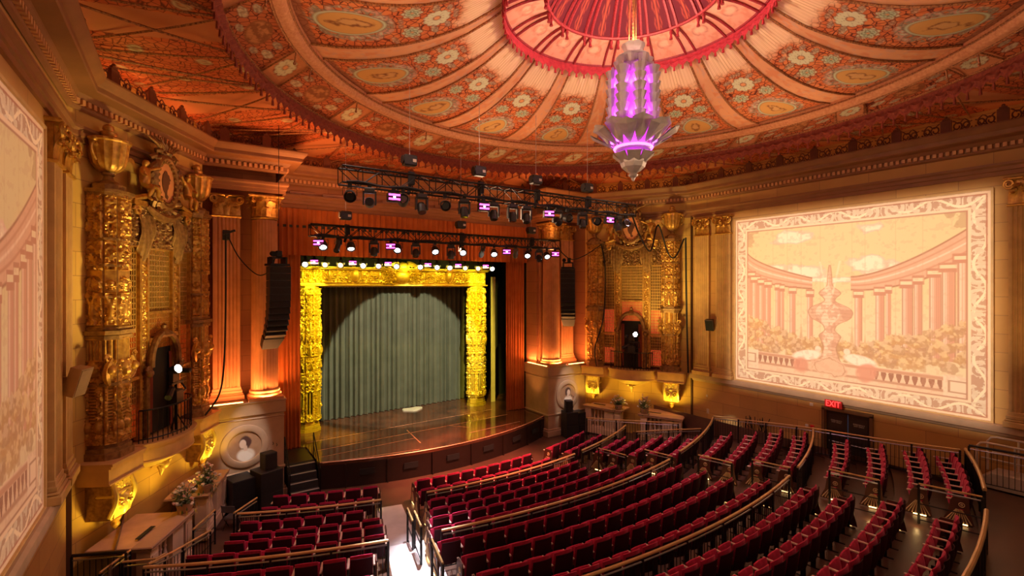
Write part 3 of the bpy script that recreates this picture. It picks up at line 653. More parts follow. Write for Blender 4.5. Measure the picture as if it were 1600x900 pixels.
# ------------------------------------------------------------------ ornament
def orn(u, v, seed=0, w=.5):
    """mirror-symmetric scroll-like relief, metres in, 0..1 out"""
    a = np.abs(u); n1 = fbm(a*5.5 + seed*3.1, v*5.5 + seed, seed, 3); n2 = fbm(a*11 + 5, v*11 + seed, seed + 5, 3)
    r = 1 - np.abs(n1 - .5)*7; r2 = 1 - np.abs(n2 - .5)*6
    return np.clip(np.maximum(r, r2*.7), 0, 1)
def spiral(u, v, cu, cv, r, turns=2.0, s=1):
    du, dv = (u - cu)*s, v - cv; d = np.hypot(du, dv)/r; a = np.arctan2(dv, du)/(2*PI)
    t = (d*turns + a) % 1.0; return np.where(d < 1, np.clip(1 - np.abs(t - .5)*3.2, 0, 1)*(1 - d**6)*(1.1 - .3*d), 0)
def blob(u, v, cu, cv, ru, rv, p=2):
    d = np.hypot((u - cu)/ru, (v - cv)/rv); return np.clip(1 - d**p, 0, 1)**.5*(d < 1)
def shell(u, v, cu, cv, r):
    du, dv = u - cu, v - cv; d = np.hypot(du, dv)/r; a = np.arctan2(dv, du)
    return np.where((d < 1), (1 - d*.5)*(.55 + .45*np.abs(np.cos(a*7)))*np.clip((1-d)*8, 0, 1), 0) + np.clip(1 - np.abs(d - 1.06)*12, 0, 1)
def relief(mb, w, z0, z1, fn, depth=.1, res=.02, M=None, y=0.0, curve=None):
    nu = max(8, int(w/res)); nv = max(4, int((z1 - z0)/res)); u = np.linspace(-w/2, w/2, nu); v = np.linspace(z0, z1, nv)
    U, V = np.meshgrid(u, v, indexing='ij'); H = fn(U, V)*depth; H[0] = H[-1] = -.02
    Yb = (curve(U) if curve else 0); mb.grid(np.stack([U, y + Yb + H, V], -1), M)
def bandmould(mb, w, d, z, h=.12, out=.06, M=None):
    for k, (dz, hh, o) in enumerate(((0, h*.35, out*.5), (h*.35, h*.4, out), (h*.75, h*.25, out*.6))): mb.box(0, 0, z + dz, w + 2*o, d + 2*o, hh, M=M, ch=.01)

# ------------------------------------------------------------------ golden proscenium frame
fr = thing('golden_proscenium_frame', 'golden carved proscenium frame standing around the green curtain', 'stage frame', (0, 23.0, 1.0))
FH = 6.48
for s in (-1, 1):
    mb = MB(); cx = s*4.33; hw = .43
    foot = [(cx - hw, .35), (cx - hw, .06), (cx - hw*.45, -.14), (cx + hw*.45, -.14), (cx + hw, .06), (cx + hw, .35)][::-1]
    mb.prism(foot, 0.0, .12); mb.prism([(x*1 if abs(x - cx) < .3 else x, y) for x, y in foot], .12, FH)
    colm = mb.obj('frame_column', GOLDB, fr)
    # reliefs on the three front facets
    mb = MB(); sd = 3 if s < 0 else 9
    def fnc(w):
        def f(U, V):
            zz = V; h = orn(U + .0, V*1.0, sd)*.9
            h = np.where((zz > .45) & (zz < 1.75), np.maximum(.5*(np.abs(np.cos(U/w*PI*3.0)) > .6)*(np.abs(U) < w*.4), h*((zz < .8) | (np.abs(U) > w*.32))), h)
            for zc in (2.6, 5.4): h = np.maximum(h*(1 - blob(U, V, 0, zc, w*.42, .25)), 1.1*shell(U, V, 0, zc - .05, min(w*.32, .2)))
            h = np.maximum(h, 1.2*blob(U, V, 0, 3.6, w*.22, .3)); h = np.maximum(h, 1.0*blob(U, V, 0, 4.6, w*.2, .35))
            return h*((np.abs(U) < w*.46))
        return f
    for (x0, y0), (x1, y1) in zip(foot[:-1], foot[1:]):
        L = math.hypot(x1-x0, y1-y0); a = math.atan2(y1-y0, x1-x0)
        M = Matrix.Translation(((x0+x1)/2, (y0+y1)/2, 0)) @ Matrix.Rotation(a, 4, 'Z'); relief(mb, L, .5, FH - .1, fnc(L), .17, .02, M)
    mb.obj('relief_carving', GOLDB, colm, smooth=True)
    for z, h, o in ((0, .14, .07), (.16, .10, .04), (.30, .08, .02), (2.02, .10, .05), (2.36, .12, .09), (2.95, .08, .04), (4.05, .06, .03), (5.0, .08, .04), (6.2, .12, .06)):
        mb = MB(); k = [(cx + (x - cx)*(1 + o/hw), y + (-o if y < .3 else 0)) for x, y in foot]; mb.prism(k, z, z + h); mb.obj('band_moulding', GOLDB, colm)
    for z in (2.45, 2.2): 
        for dx in (-.38, 0, .38): mb = MB(); mb.ball(cx + dx, -.12 + .08*abs(dx)/.38, z, .10, 8); mb.obj('mask_boss', GOLDB, colm, smooth=True)
# lintel
mb = MB(); mb.box(0, .2, FH, 9.6, .4, .86); lin = mb.obj('frame_lintel', GOLDB, fr)
mb = MB()
def lf(U, V):
    v = V - FH; h = np.zeros_like(U)
    per = 1.16; k = np.round(U/per); du = U - k*per
    h = np.maximum(h, spiral(du, v, .22, .45, .22, 1.8)); h = np.maximum(h, spiral(du, v, -.22, .45, .22, 1.8, -1))
    h = np.maximum(h, 1.1*blob(du, v, 0, .5, .09, .22)); h = np.maximum(h, .7*orn(np.abs(U)*1.0, V, 4)*(np.abs(v - .45) < .30))
    for xc in (-2.55, 2.3): h = np.maximum(h*(1 - (np.hypot(U - xc, v - .47) < .3)), 1.7*blob(U, v, xc, .5, .20, .30))
    h = np.maximum(h*(1 - (np.hypot((U - 0)/.8, (v - .5)/.36) < 1)), 2.0*blob(U, v, 0, .45, .38, .34)); h = np.maximum(h, 1.4*orn(U*1.3, V*1.3, 7)*(np.abs(U) < .95)*(np.abs(U) > .36))
    return h*(np.abs(v - .44) < .35)
relief(mb, 9.5, FH + .02, FH + .84, lf, .15, .02, Matrix.Rotation(PI, 4, 'Z'), y=.01)
mb.obj('scroll_frieze', GOLDB, lin, smooth=True)
mb = MB()
mb.box(0, .1, FH, 9.7, .5, .07, ch=.02); mb.box(0, .1, FH + .76, 9.75, .6, .06, ch=.02); mb.box(0, .1, FH + .82, 9.9, .72, .07, ch=.02)
mb.box(0, .28, FH - .02, 7.8, .5, .03)
mb.obj('edge_moulding', GOLDB, lin)
mb = MB()
mb.lathe([(0, .45), (.18, .40), (.30, .25), (.30, .1), (.22, -.1)], 14, 0, -.05, FH + .75)
for s in (-1, 1):
    mb.tube([(s*(.25 + 1.2*t), -.1, FH + .86 + .26*(1 - t)**1.5 + .05*math.sin(t*9)) for t in np.linspace(0, 1, 14)], [.12*(1 - t*.7) for t in np.linspace(0, 1, 14)], 7)
    mb.tube([(s*(.4 + .14*math.cos(a)*(1 - a/12)), -.12, FH + .95 + .14*math.sin(a)*(1 - a/12)) for a in np.linspace(0, 9, 20)], .04, 5)
    mb.tube([(s*(4.4 + .18*math.cos(a)*(1 - a/12)), -.1, FH + .93 + .12*math.sin(a)*(1 - a/12)) for a in np.linspace(0, 9, 20)], .045, 5)
    mb.ball(s*.75, -.15, FH + .9, .13, 8, sx=1.3); mb.ball(s*2.4, -.12, FH + .86, .11, 8); mb.ball(s*2.4, -.12, FH + 1.0, .07, 8)
mb.obj('crown_cartouche', GOLDB, lin, smooth=True)
mb = MB()
for k in range(60):
    x = -3.8 + 7.6*k/59; mb.ball(x, .45, FH - .05, .022, 5)
mb.tube([(-3.85, .45, FH - .03), (3.85, .45, FH - .03)], .015, 4); mb.obj('curtain_track', mat('dull_steel', (0.35, 0.36, 0.32), .4, .7), lin)

# ------------------------------------------------------------------ breakfront pedestals, columns
MEDM = None
def portrait_cols(U, V, bx, by):
    """soft painted head study in a circle; U,V in -1..1"""
    C = np.zeros(U.shape + (4,)); C[..., :3] = (.36, .19, .10); C[..., 3] = 0
    n = fbm(U*3 + 5, V*3 + bx, 3); lay(C, n, (.50, .30, .17), .8)
    lay(C, inside(np.hypot((U - .05)/.52, (V + .55)/.42) - 1, .25), (.80, .70, .58)); lay(C, inside(np.hypot((U - .05)/.36, (V - .25)/.45) - 1 + (n - .5)*.4, .2), (.10, .05, .04))
    lay(C, inside(np.hypot((U - by)/.20, (V - .18)/.29) - 1, .15), (.82, .62, .48)); lay(C, inside(np.hypot((U - .03)/.12, (V + .12)/.22) - 1, .2), (.78, .58, .44))
    lay(C, inside(np.hypot((U)/.42, (V + .62)/.33) - 1 + (n - .5)*.5, .2), (.92, .86, .76), .8)
    return C
for s, lab in ((-1, 'beside the stage steps'), (1, 'at the stage end toward the exit wall')):
    pe = thing('column_pedestal', 'large stone pedestal with a round portrait medallion ' + lab, 'pedestal', (s*7.22, 19.9, 0), 0, 'pedestals under the columns')
    x0, x1 = -1.22, 1.22; mb = MB()
    mb.box(0, 0, 0, 2.46, 1.92, 3.0, ch=.02); mb.obj('body', STONE if s > 0 else STONE, pe)
    mb = MB(); mb.box(0, 0, 0, 2.66, 2.12, .30, ch=.03); mb.box(0, 0, .30, 2.58, 2.04, .09, ch=.03); mb.box(0, 0, 1.02, 2.54, 2.0, .10, ch=.03); mb.obj('plinth', STONE, pe)
    mb = MB(); mb.box(0, 0, 2.86, 2.50, 1.96, .05, ch=.02); mb.box(0, 0, 3.0, 2.56, 2.02, .46, ch=.02); mb.box(0, 0, 3.42, 2.62, 2.08, .06, ch=.02); mb.obj('capping', STONE, pe)
    mb = MB(); M = Matrix.Translation((0, -.965, 1.98)) @ Matrix.Rotation(PI/2, 4, 'X')
    mb.lathe([(.50, .0), (.52, .05), (.58, .07), (.64, .05), (.68, .05), (.73, .03), (.74, -.02)], 48, M=M); rim = mb.obj('medallion_rim', STONE, pe, smooth=True)
    n = 70; R_, T_ = np.meshgrid(np.linspace(0, .52, 26), np.linspace(0, 2*PI, n), indexing='ij'); U = R_*np.cos(T_); V = R_*np.sin(T_)
    mb = MB(); mb.grid(np.stack([U, 0*U - .985, 1.98 + V], -1)); mb.obj('portrait', MATS.get('portrait_paint') or vcol('portrait_paint', .6), pe, smooth='full', cols=portrait_cols(U/.52, V/.52, s, .12*s))
    # light strips on the capping
    LS = mat('uplight_strip', (1, .6, .3), .5, emit=(1.0, 0.42, 0.10), estr=9)
    for (ax, ay, bx, by) in ((-1.15, -.93, -.05, -.93), (.12, -.93, 1.15, -.93)) + (((s*-1.2, -.85, s*-1.2, -.1),) if s < 0 else ((-1.2, -.85, -1.2, .8),)):
        mb = MB(); mb.box((ax+bx)/2, (ay+by)/2, 3.48, max(.05, abs(bx-ax)), max(.05, abs(by-ay)), .03); mb.obj('uplight_strip', LS, pe)
COLM = mat('coral_lit_plaster', (0.55, 0.24, 0.10), .6, bump=.1, bscale=20)
def leafs(mb, r, z, h, n, out, M=None, off=0):
    for i in range(n):
        a = 2*PI*(i + off)/n; R = Matrix.Rotation(a, 4, 'Z'); R = (M @ R) if M is not None else R; w = PI*r/n*1.05; P = np.zeros((7, 5, 3))
        for j in range(7):
            t = j/6; o = out*t**3; zz = h*math.sin(t*PI*.62)/math.sin(PI*.5) if t < .999 else h*.86
            ww = w*(1 - .75*t**2)*(1 + .12*math.sin(j*3))
            for k in range(5): q = (k - 2)/2; P[j, k] = (r + o + .02*(1 - abs(q)) , q*ww, z + zz)
        mb.grid(P, R)
def capital(mb, r, z, h, square=False, M=None):
    if not square:
        mb.lathe([(r, 0), (r*1.06, .03), (r, .06), (r*.98, h*.5), (r*1.15, h*.85), (r*1.3, h*.9)], 24, 0, 0, z, M=M)
        leafs(mb, r, z + .06, h*.42, 8, .16, M); leafs(mb, r*1.02, z + .08, h*.68, 8, .2, M, .5)
    T = Matrix.Translation((0, 0, z))
    if M is not None: T = M @ T
    for a in range(4):
        R = T @ Matrix.Rotation(PI/4 + a*PI/2, 4, 'Z')
        mb.tube([(r*1.02 + .12 + .085*r/.4*math.cos(t)*(1 - t/13), 0, h*.80 + .085*r/.4*math.sin(t)*(1 - t/13)) for t in np.linspace(-2.5, 7, 18)], .026, 5, M=R)
        R2 = T @ Matrix.Rotation(a*PI/2, 4, 'Z'); mb.ball(r*1.18, 0, h*.93, .075, 8, M=R2); mb.ball(r*1.1, 0, h*.62, .05, 6, sz=2, M=R2)
    mb.box(0, 0, h*.90, r*2.75, r*2.75, h*.10, M=T, ch=.03)
def pilcap(mb, w, d, z, h):
    mb.box(0, d*.4, z, w*.84, d*.8, h*.9); mb.box(0, d/2 + .03, z - .02, w*1.1, d + .06, .07, ch=.02)
    for row, (hh, n, o) in enumerate(((h*.42, 3, .15), (h*.70, 2, .20))):
        for i in range(n):
            x = (i - (n-1)/2)*w/n*1.05; P = np.zeros((7, 5, 3))
            for j in range(7):
                t = j/6
                for k in range(5): q = (k-2)/2; P[j, k] = (x + q*w/n*.52*(1 - .7*t*t), d*.85 + .03*(1-abs(q)) + o*t**2.5, z + .06 + (hh*math.sin(t*PI*.62) if j < 6 else hh*.8))
            mb.grid(P)
    for s in (-1, 1): mb.tube([(s*(w*.46 + .11*math.cos(t)*(1 - t/13)), d + .11, z + h*.76 + .12*math.sin(t)*(1 - t/13)) for t in np.linspace(-2.5, 7, 18)], .036, 5)
    for k in range(7): mb.ball((k - 3)*w*.13, d + .06 + .02*(k % 2), z + h*(.45 + .1*((k*5) % 3)), .045, 6)
    mb.ball(0, d + .10, z + h*.9, .07, 8); mb.box(0, d/2 + .04, z + h*.90, w*1.28, d + .16, h*.1, ch=.03)
def fluted_poly(w, d, n):
    pts = [(-w/2, 0), (-w/2, d)]; m = w*.09; fw = (w - 2*m)/n
    for i in range(n):
        x = -w/2 + m + fw*i; pts += [(x + fw*.12, d)] + [(x + fw*(.12 + .76*k/4), d - .035*math.sin(PI*k/4)) for k in range(1, 4)] + [(x + fw*.88, d)]
    return (pts + [(w/2, d), (w/2, 0)])[::-1]
def column(x, y, z0, z1, r, label, mt, capm):
    c = thing('fluted_column', label, 'column', (x, y, z0), 0, 'fluted columns beside the stage'); H = z1 - z0; ch = .82
    mb = MB(); mb.box(0, 0, 0, r*2.5, r*2.5, .10, ch=.01); mb.lathe([(r*1.22, .10), (r*1.26, .15), (r*1.2, .2), (r*1.08, .22), (r*1.12, .26), (r*1.12, .31), (r*1.02, .34)], 32); mb.obj('base', mt, c, smooth=True)
    mb = MB(); mb.lathe([(r, .34), (r, .5), (r*.99, H*.5), (r*.93, H - ch - .02)], 96, flute=24, fl_amp=.07); mb.obj('shaft', mt, c, smooth='full')
    mb = MB(); capital(mb, r*.93, H - ch, ch); mb.obj('capital', capm, c, smooth=True); return c
def pilaster(x, y, rz, w, d, z0, z1, label, mt, capm, group, n=6, ch=.80, pz=.3, base=True):
    c = thing('fluted_pilaster', label, 'pilaster', (x, y, z0), rz, group); H = z1 - z0
    mb = MB(); mb.prism([(-p[0], p[1]) for p in fluted_poly(w, d, n)][::-1], pz + .14, H - ch); mb.obj('shaft', mt, c)
    mb = MB(); mb.box(0, d/2 + .03, 0, w*1.30, d + .16, pz*.6, ch=.02); mb.box(0, d/2 + .02, pz*.6, w*1.22, d + .11, pz*.2, ch=.03); mb.box(0, d/2 + .01, pz*.8, w*1.15, d + .07, pz*.2 + .05, ch=.02); mb.box(0, d/2, pz + .02, w*1.06, d + .03, .14, ch=.02); mb.obj('base', mt, c)
    mb = MB(); pilcap(mb, w, d, H - ch, ch); mb.obj('capital', capm, c, smooth=True); return c
for s, nm in ((-1, 'stage steps pedestal'), (1, 'pedestal nearest the exit wall')):
    column(s*6.55, 19.42, 3.48, 10.66, .44, 'round fluted column lit orange on the front corner of the ' + nm, COLM, GOLD)
    pilaster(s*7.72, 20.02, PI, .82, .50, 3.48, 10.66, 'flat fluted pilaster lit orange on the outer half of the ' + nm, COLM, GOLD, 'orange pilasters beside the stage', ch=.78)
pilaster(6.24, 20.35, -PI/2, .74, -.02 + .16, 3.48, 10.66, 'fluted pilaster on the stage-facing side of the exit wall pedestal', COLM, GOLD, 'orange pilasters beside the stage', ch=.78)

# ------------------------------------------------------------------ side wall pilasters
OCH = mat('ochre_plaster', (0.56, 0.33, 0.12), .6, bump=.1, bscale=20)
for s, ys, nm in ((1, ((13.78, 'next to the organ bay'), (12.72, 'next to the mural edge'), (3.30, 'past the far end of the mural from the stage')), 'exit wall'), (-1, ((13.78, 'next to the organ bay'), (12.72, 'next to the mural edge')), 'wall with the slanted white speaker')):
    for y, w_ in ys: pilaster(s*HX, y, s*PI/2, .72, .14, 3.36, 10.62, 'gilt-capped pilaster %s, %s' % (w_, nm), OCH, GOLD, 'pilasters on the side walls', n=6, ch=.82)
# ------------------------------------------------------------------ painted murals
def mural(nu, nv):
    u = np.linspace(0, 1, nu); v = np.linspace(0, 1, nv); U, V = np.meshgrid(u, v, indexing='ij'); A = 1.20
    X = U*A; C = np.zeros(U.shape + (4,)); w = .006
    SKY = (.74, .58, .32); LN = (.44, .21, .12); PK = (.70, .42, .28); CR = (.80, .62, .40); RED = (.54, .32, .21)
    C[..., :3] = SKY; C[..., 3] = 0
    n = fbm(X*5, V*5, 1, 5)
    lay(C, ss(.65 - V, 0, .35), CR, .7)
    for cx, cy, sx, sy in ((.33, .66, .16, .055), (.22, .69, .08, .03), (.72, .67, .20, .05), (.60, .70, .10, .04), (.85, .72, .08, .03), (.30, .86, .12, .035), (.62, .88, .07, .03), (.45, .62, .2, .015)):
        d = np.hypot((X - cx*A)/sx, (V - cy)/sy) - 1 + (fbm(X*16, V*22, 4) - .5)*1.5
        lay(C, inside(d*.3, .06), (.80, .52, .38)); lay(C, inside(d*.3 + .08, .08), (.93, .76, .56), .9); 
    # curved colonnades
    def topl(x): return np.where(x < .5*A, .745 - .28*np.sqrt(np.clip(x - .06*A, 0, 1)/A)*(1 - .2*x), .60 + .20*np.clip((x - .56*A)/(.42*A), 0, 1)**1.7)
    T = topl(X); TH = np.where(X < .5*A, .075 - .055*np.clip(X/(.38*A), 0, 1)*.8, .035 + .045*np.clip((X - .56*A)/(.4*A), 0, 1))
    on = ((X < .385*A) | (X > .545*A)) & (U > .06) & (U < .94)
    lay(C, on*inside(np.abs(V - T) - TH, w), (.72, .42, .28)); 
    for k, c in ((.98, LN), (.55, (.62, .32, .2)), (.2, (.84, .60, .44)), (-.3, (.60, .30, .19)), (-.95, LN)):
        lay(C, on*inside(np.abs(V - T - k*TH) - .004, w), c)
    cols = [(.075, .028), (.11, .022), (.145, .02), (.175, .016), (.225, .013), (.245, .010), (.295, .015), (.375, .014), (.575, .016), (.655, .018), (.685, .010), (.75, .021), (.785, .015), (.84, .022), (.88, .024), (.935, .034)]
    for cx, hw in cols:
        x = cx*A; tp = float(topl(np.array(x))) - .04; hw *= 1.05
        m = inside(np.abs(X - x) - hw, w)*(V < tp)*(V > .24); sh = (X - x)/hw
        lay(C, m, (.66, .34, .22)); lay(C, m*ss(-sh, -.2, .7), (.84, .60, .44), .9); lay(C, m*(np.abs(np.abs(sh) - .93) < .12), LN, .8); lay(C, m*(np.abs((sh*3) % 1 - .5) < .12), (.50, .24, .15), .45)
        lay(C, inside(np.abs(X - x) - hw*1.5, w)*(np.abs(V - tp + .015) < .022), (.56, .27, .17)); lay(C, inside(np.abs(X - x) - hw*1.3, w)*(np.abs(V - tp + .012) < .008), CR)
    # cypresses, trees and shrubs
    for cx, h in ((.20, .36), (.27, .33), (.335, .38), (.42, .33), (.55, .38), (.60, .34), (.71, .37), (.80, .34)):
        lay(C, inside(np.abs(X - cx*A) - .012*np.clip((h - V)*8, 0, 1), w)*(V > .18), (.60, .36, .20), .75)
    rngm = np.random.RandomState(11)
    for k in range(330):
        cx = rngm.rand(); side = abs(cx - .47); cy = .20 + rngm.rand()*(.08 + .40*max(0, side - .12)); r = .010 + rngm.rand()*.022; g = rngm.rand(); R2 = r*2.2
        i0, i1 = np.searchsorted(u, [cx - R2/A, cx + R2/A]); j0, j1 = np.searchsorted(v, [cy - R2, cy + R2])
        if i1 - i0 < 3 or j1 - j0 < 3: continue
        c_ = C[i0:i1, j0:j1]; x_ = X[i0:i1, j0:j1]; v_ = V[i0:i1, j0:j1]
        d = np.hypot(x_ - cx*A, (v_ - cy)*1.1) - r + (fbm(x_*70, v_*70, k % 7, 2) - .5)*.028
        lay(c_, inside(d, .006), (.48 + .12*g, .27 + .07*g, .15), .75); lay(c_, inside(np.hypot(x_ - cx*A + r*.2, v_ - cy - r*.35) - r*.6 + (fbm(x_*90, v_*90, 3, 2) - .5)*.03, .006), (.68 + .1*g, .46 + .1*g, .29), .8)
    for cx, cy in ((.055, .86), (.945, .9), (.90, .95), (.06, .93)):
        d = np.hypot(X - cx*A, V - cy) - .06 + (fbm(X*35, V*35, 5) - .5)*.12; lay(C, inside(d, .01), (.56, .36, .20), .8)
    # fountain
    fx = .46*A; px = [(.10, .07), (.14, .045), (.20, .030), (.24, .045), (.27, .06), (.29, .02), (.33, .035), (.36, .10), (.40, .115), (.43, .09), (.45, .03), (.47, .02), (.49, .05), (.51, .06), (.525, .03), (.545, .012), (.60, .010), (.66, .004)]
    Vf = (V - .06)/.97; hw = sum(np.interp(Vf + q, [p[0] for p in px], [p[1] for p in px], left=.07, right=0) for q in (-.012, -.006, 0, .006, .012))/5
    lay(C, inside(np.abs(X - fx) - hw, w)*(V > .17)*(V < .70), (.70, .42, .28)); lay(C, inside(np.abs(X - fx + .01) - hw*.55, w)*(V > .17)*(V < .66), (.84, .62, .44), .8)
    lay(C, inside(np.abs(np.abs(X - fx) - hw) - .002, w)*(V > .17)*(V < .70), LN, .9); lay(C, inside(np.abs(X - fx) - hw, w)*(V > .17)*(V < .66)*(np.abs(np.sin(V*170 + 8*np.abs(X - fx))) < .22), LN, .5)
    lay(C, inside(np.abs(X - fx) - hw, w)*ss(fbm(X*40, V*40, 6), .5, .6)*(V < .58), (.55, .28, .18), .6)
    lay(C, inside(np.abs(np.abs(X - fx) - .03 - .02*(V - .62)*10) - .003, .01)*(V > .55)*(V < .72), (.90, .72, .50), .8)
    # balustrade with reclining figures
    by = np.where(X < .5*A, .182 - .02*X, .168 - .02*(X - .5*A)); lay(C, (V < by + .012), (.80, .56, .38)); lay(C, inside(np.abs(V - by) - .008, w), (.60, .32, .2)); lay(C, inside(np.abs(V - by + .055) - .006, w), (.56, .30, .19))
    bal = np.abs(((X*A*26) % 1) - .5); lay(C, (V < by - .008)*(V > by - .05)*(bal > .26 + .12*np.sin((V - by)*90))*(((X > .12*A) & (X < .34*A)) | ((X > .62*A) & (X < .86*A))), (.40, .19, .12))
    for cx in (.08, .91): lay(C, (np.abs(X - cx*A) < .055)*(V < by + .02), (.84, .62, .44)); lay(C, inside(np.abs(np.maximum(np.abs(X - cx*A)/.035, np.abs(V - by + .03)/.025) - 1)*.03 - .003, w), LN)
    for cx, s in ((.36, 1), (.58, -1)):
        lay(C, inside(np.hypot((X - cx*A - s*.0)/.075, (V - .20 - s*(X - cx*A)*.15)/.028) - 1, .3), (.92, .74, .58)); lay(C, inside(np.hypot(X - (cx + s*.05)*A, V - .24) - .016, w), (.88, .66, .5)); lay(C, inside(np.hypot((X - cx*A + s*.03)/.05, (V - .145)/.05) - 1 + (n - .5), .3), (.66, .30, .20), .9)
    d = np.hypot((X - fx)/.11, (V - .14)/.05) - 1 + (fbm(X*20, V*20, 9) - .5)*1.2; lay(C, inside(d*.2, .04), (.76, .48, .32)); lay(C, inside(np.abs(d*.2 + .04) - .01, .02), LN, .7)
    lay(C, ss(fbm(X*60, V*60, 12), .58, .66), (.60, .34, .22), .25)
    # border with scrolling acanthus
    bw = .072; ex = np.minimum(U, 1 - U)*A; ey = np.minimum(V, 1 - V); e = np.minimum(ex, ey); ob = (e < bw)
    C[ob, :3] = RED
    al = np.where(ex < ey, V, X); ac = np.where(ex < ey, ex, ey) - bw/2; per = .105; k = np.round(al/per); dl = al - k*per; sg = np.where(k % 2 == 0, 1, -1)
    d = np.hypot(dl, ac)/(per*.5); a_ = np.arctan2(ac*sg, dl)/(2*PI); sp = ((d*1.9 + a_) % 1); m = (np.abs(sp - .5) < .27)*(d < 1.02); wig = fbm(al*45, ac*45, 8)
    lay(C, ob*m*(wig > .38), (.74, .58, .42)); lay(C, ob*(np.abs(ac - .022*np.sin(al*2*PI/per/2)) < .006), (.90, .70, .48)); lay(C, ob*(wig > .63), (.72, .55, .39), .9)
    for z, c, ww in ((bw, (.86, .62, .42), .006), (bw + .008, (.50, .25, .16), .003), (.006, (.84, .62, .42), .005), (.014, (.5, .2, .12), .0025)): lay(C, inside(np.abs(e - z) - ww, .003), c)
    return U, V, C
MUR = vcol('mural_paint', .8)
MZ0, MZ1, MY0, MY1 = 3.42, 10.34, 4.05, 12.18
U, V, CM = mural(620, 500)
for s, y0 in ((1, MY0), (-1, MY0)):
    t = thing('wall_mural', ('large sepia garden colonnade mural above the exit door' if s > 0 else 'sepia mural strip on the wall with the slanted white speaker'), 'mural', (s*(HX - .02), (MY0 + MY1)/2, MZ0), 0)
    Y = (.5 - U)*(MY1 - MY0) if s > 0 else (U - .5)*(MY1 - MY0)
    if s > 0: Uu, Vv, Cc, Yy = U, V, CM, Y
    else: Uu, Vv, Cc, Yy = U[300:], V[300:], CM[300:], Y[300:]
    mb = MB(); mb.grid(np.stack([0*Uu, Yy, Vv*(MZ1 - MZ0)], -1)); mb.obj('picture', MUR, t, smooth='full', cols=Cc)
    mb = MB(); hy = (MY1 - MY0)/2; H = MZ1 - MZ0
    for (ya, yb, za, zb) in ((-hy - .06, hy + .06, H, H + .06), (-hy - .06, hy + .06, -.06, 0), (-hy - .06, -hy, 0, H), (hy, hy + .06, 0, H)): mb.box(0, (ya+yb)/2, za, .07, yb - ya, zb - za)
    mb.obj('frame_moulding', OCH, t)
# ------------------------------------------------------------------ organ bays
PIPE = mat('gilt_grille_bar', (0.70, 0.44, 0.12), .4, .6); REDL = mat('red_backlight_sheet', (0.30, 0.02, 0.01), .8, emit=(1.0, 0.10, 0.03), estr=.5); BACKD = mat('grille_back_cloth', (0.10, 0.035, 0.015), .9)
PERS = mat('persimmon_backlight_sheet', (0.55, 0.14, 0.04), .8, emit=(1.0, 0.25, 0.06), estr=.3)
BRN = mat('carved_brown_gilding', (0.36, 0.19, 0.06), .45, .45, vscale=9, c2=(0.16, 0.07, 0.025), bump=.3, bscale=40)
BAYROT = {1: math.atan2(.8806, -.4742), -1: math.atan2(-.8806, -.4742)}
def skin_figure(name, mt, parent, joints, edges, loc=(0, 0, 0), rz=0, sc=1.0, flip=1):
    me = bpy.data.meshes.new(name); bm = bmesh.new(); sl = bm.verts.layers.skin.verify(); V = []
    for x, y, z, r in joints:
        v = bm.verts.new((flip*x*sc, y*sc, z*sc)); v[sl].radius = (r*sc, r*sc); V.append(v)
    V[0][sl].use_root = True
    for a, b in edges: bm.edges.new((V[a], V[b]))
    bm.to_mesh(me); bm.free(); me.materials.append(mt); o = bpy.data.objects.new(name, me); put(o, parent); o.location = loc; o.rotation_euler = (0, 0, rz)
    md = o.modifiers.new('s', 'SKIN'); md.use_smooth_shade = True; o.modifiers.new('u', 'SUBSURF').levels = 1; o.modifiers['u'].render_levels = 1; return o
CHJ = [(0, 0, .0, .13), (0, .02, .18, .125), (0, .02, .34, .13), (0, 0, .44, .05), (.02, .05, .55, .10), (.02, .05, .62, .08),
       (.13, .02, .38, .055), (.28, .05, .44, .042), (.42, .10, .50, .035), (.48, .12, .52, .03), (-.13, .02, .37, .055), (-.22, .08, .24, .042), (-.18, .2, .14, .035),
       (.09, .05, -.04, .085), (.20, .24, -.06, .07), (.24, .22, -.32, .05), (.27, .32, -.42, .035), (-.09, .05, -.04, .085), (-.06, .26, -.14, .07), (-.12, .18, -.36, .05), (-.10, .28, -.45, .035)]
CHE = [(0, 1), (1, 2), (2, 3), (3, 4), (4, 5), (2, 6), (6, 7), (7, 8), (8, 9), (2, 10), (10, 11), (11, 12), (0, 13), (13, 14), (14, 15), (15, 16), (0, 17), (17, 18), (18, 19), (19, 20)]
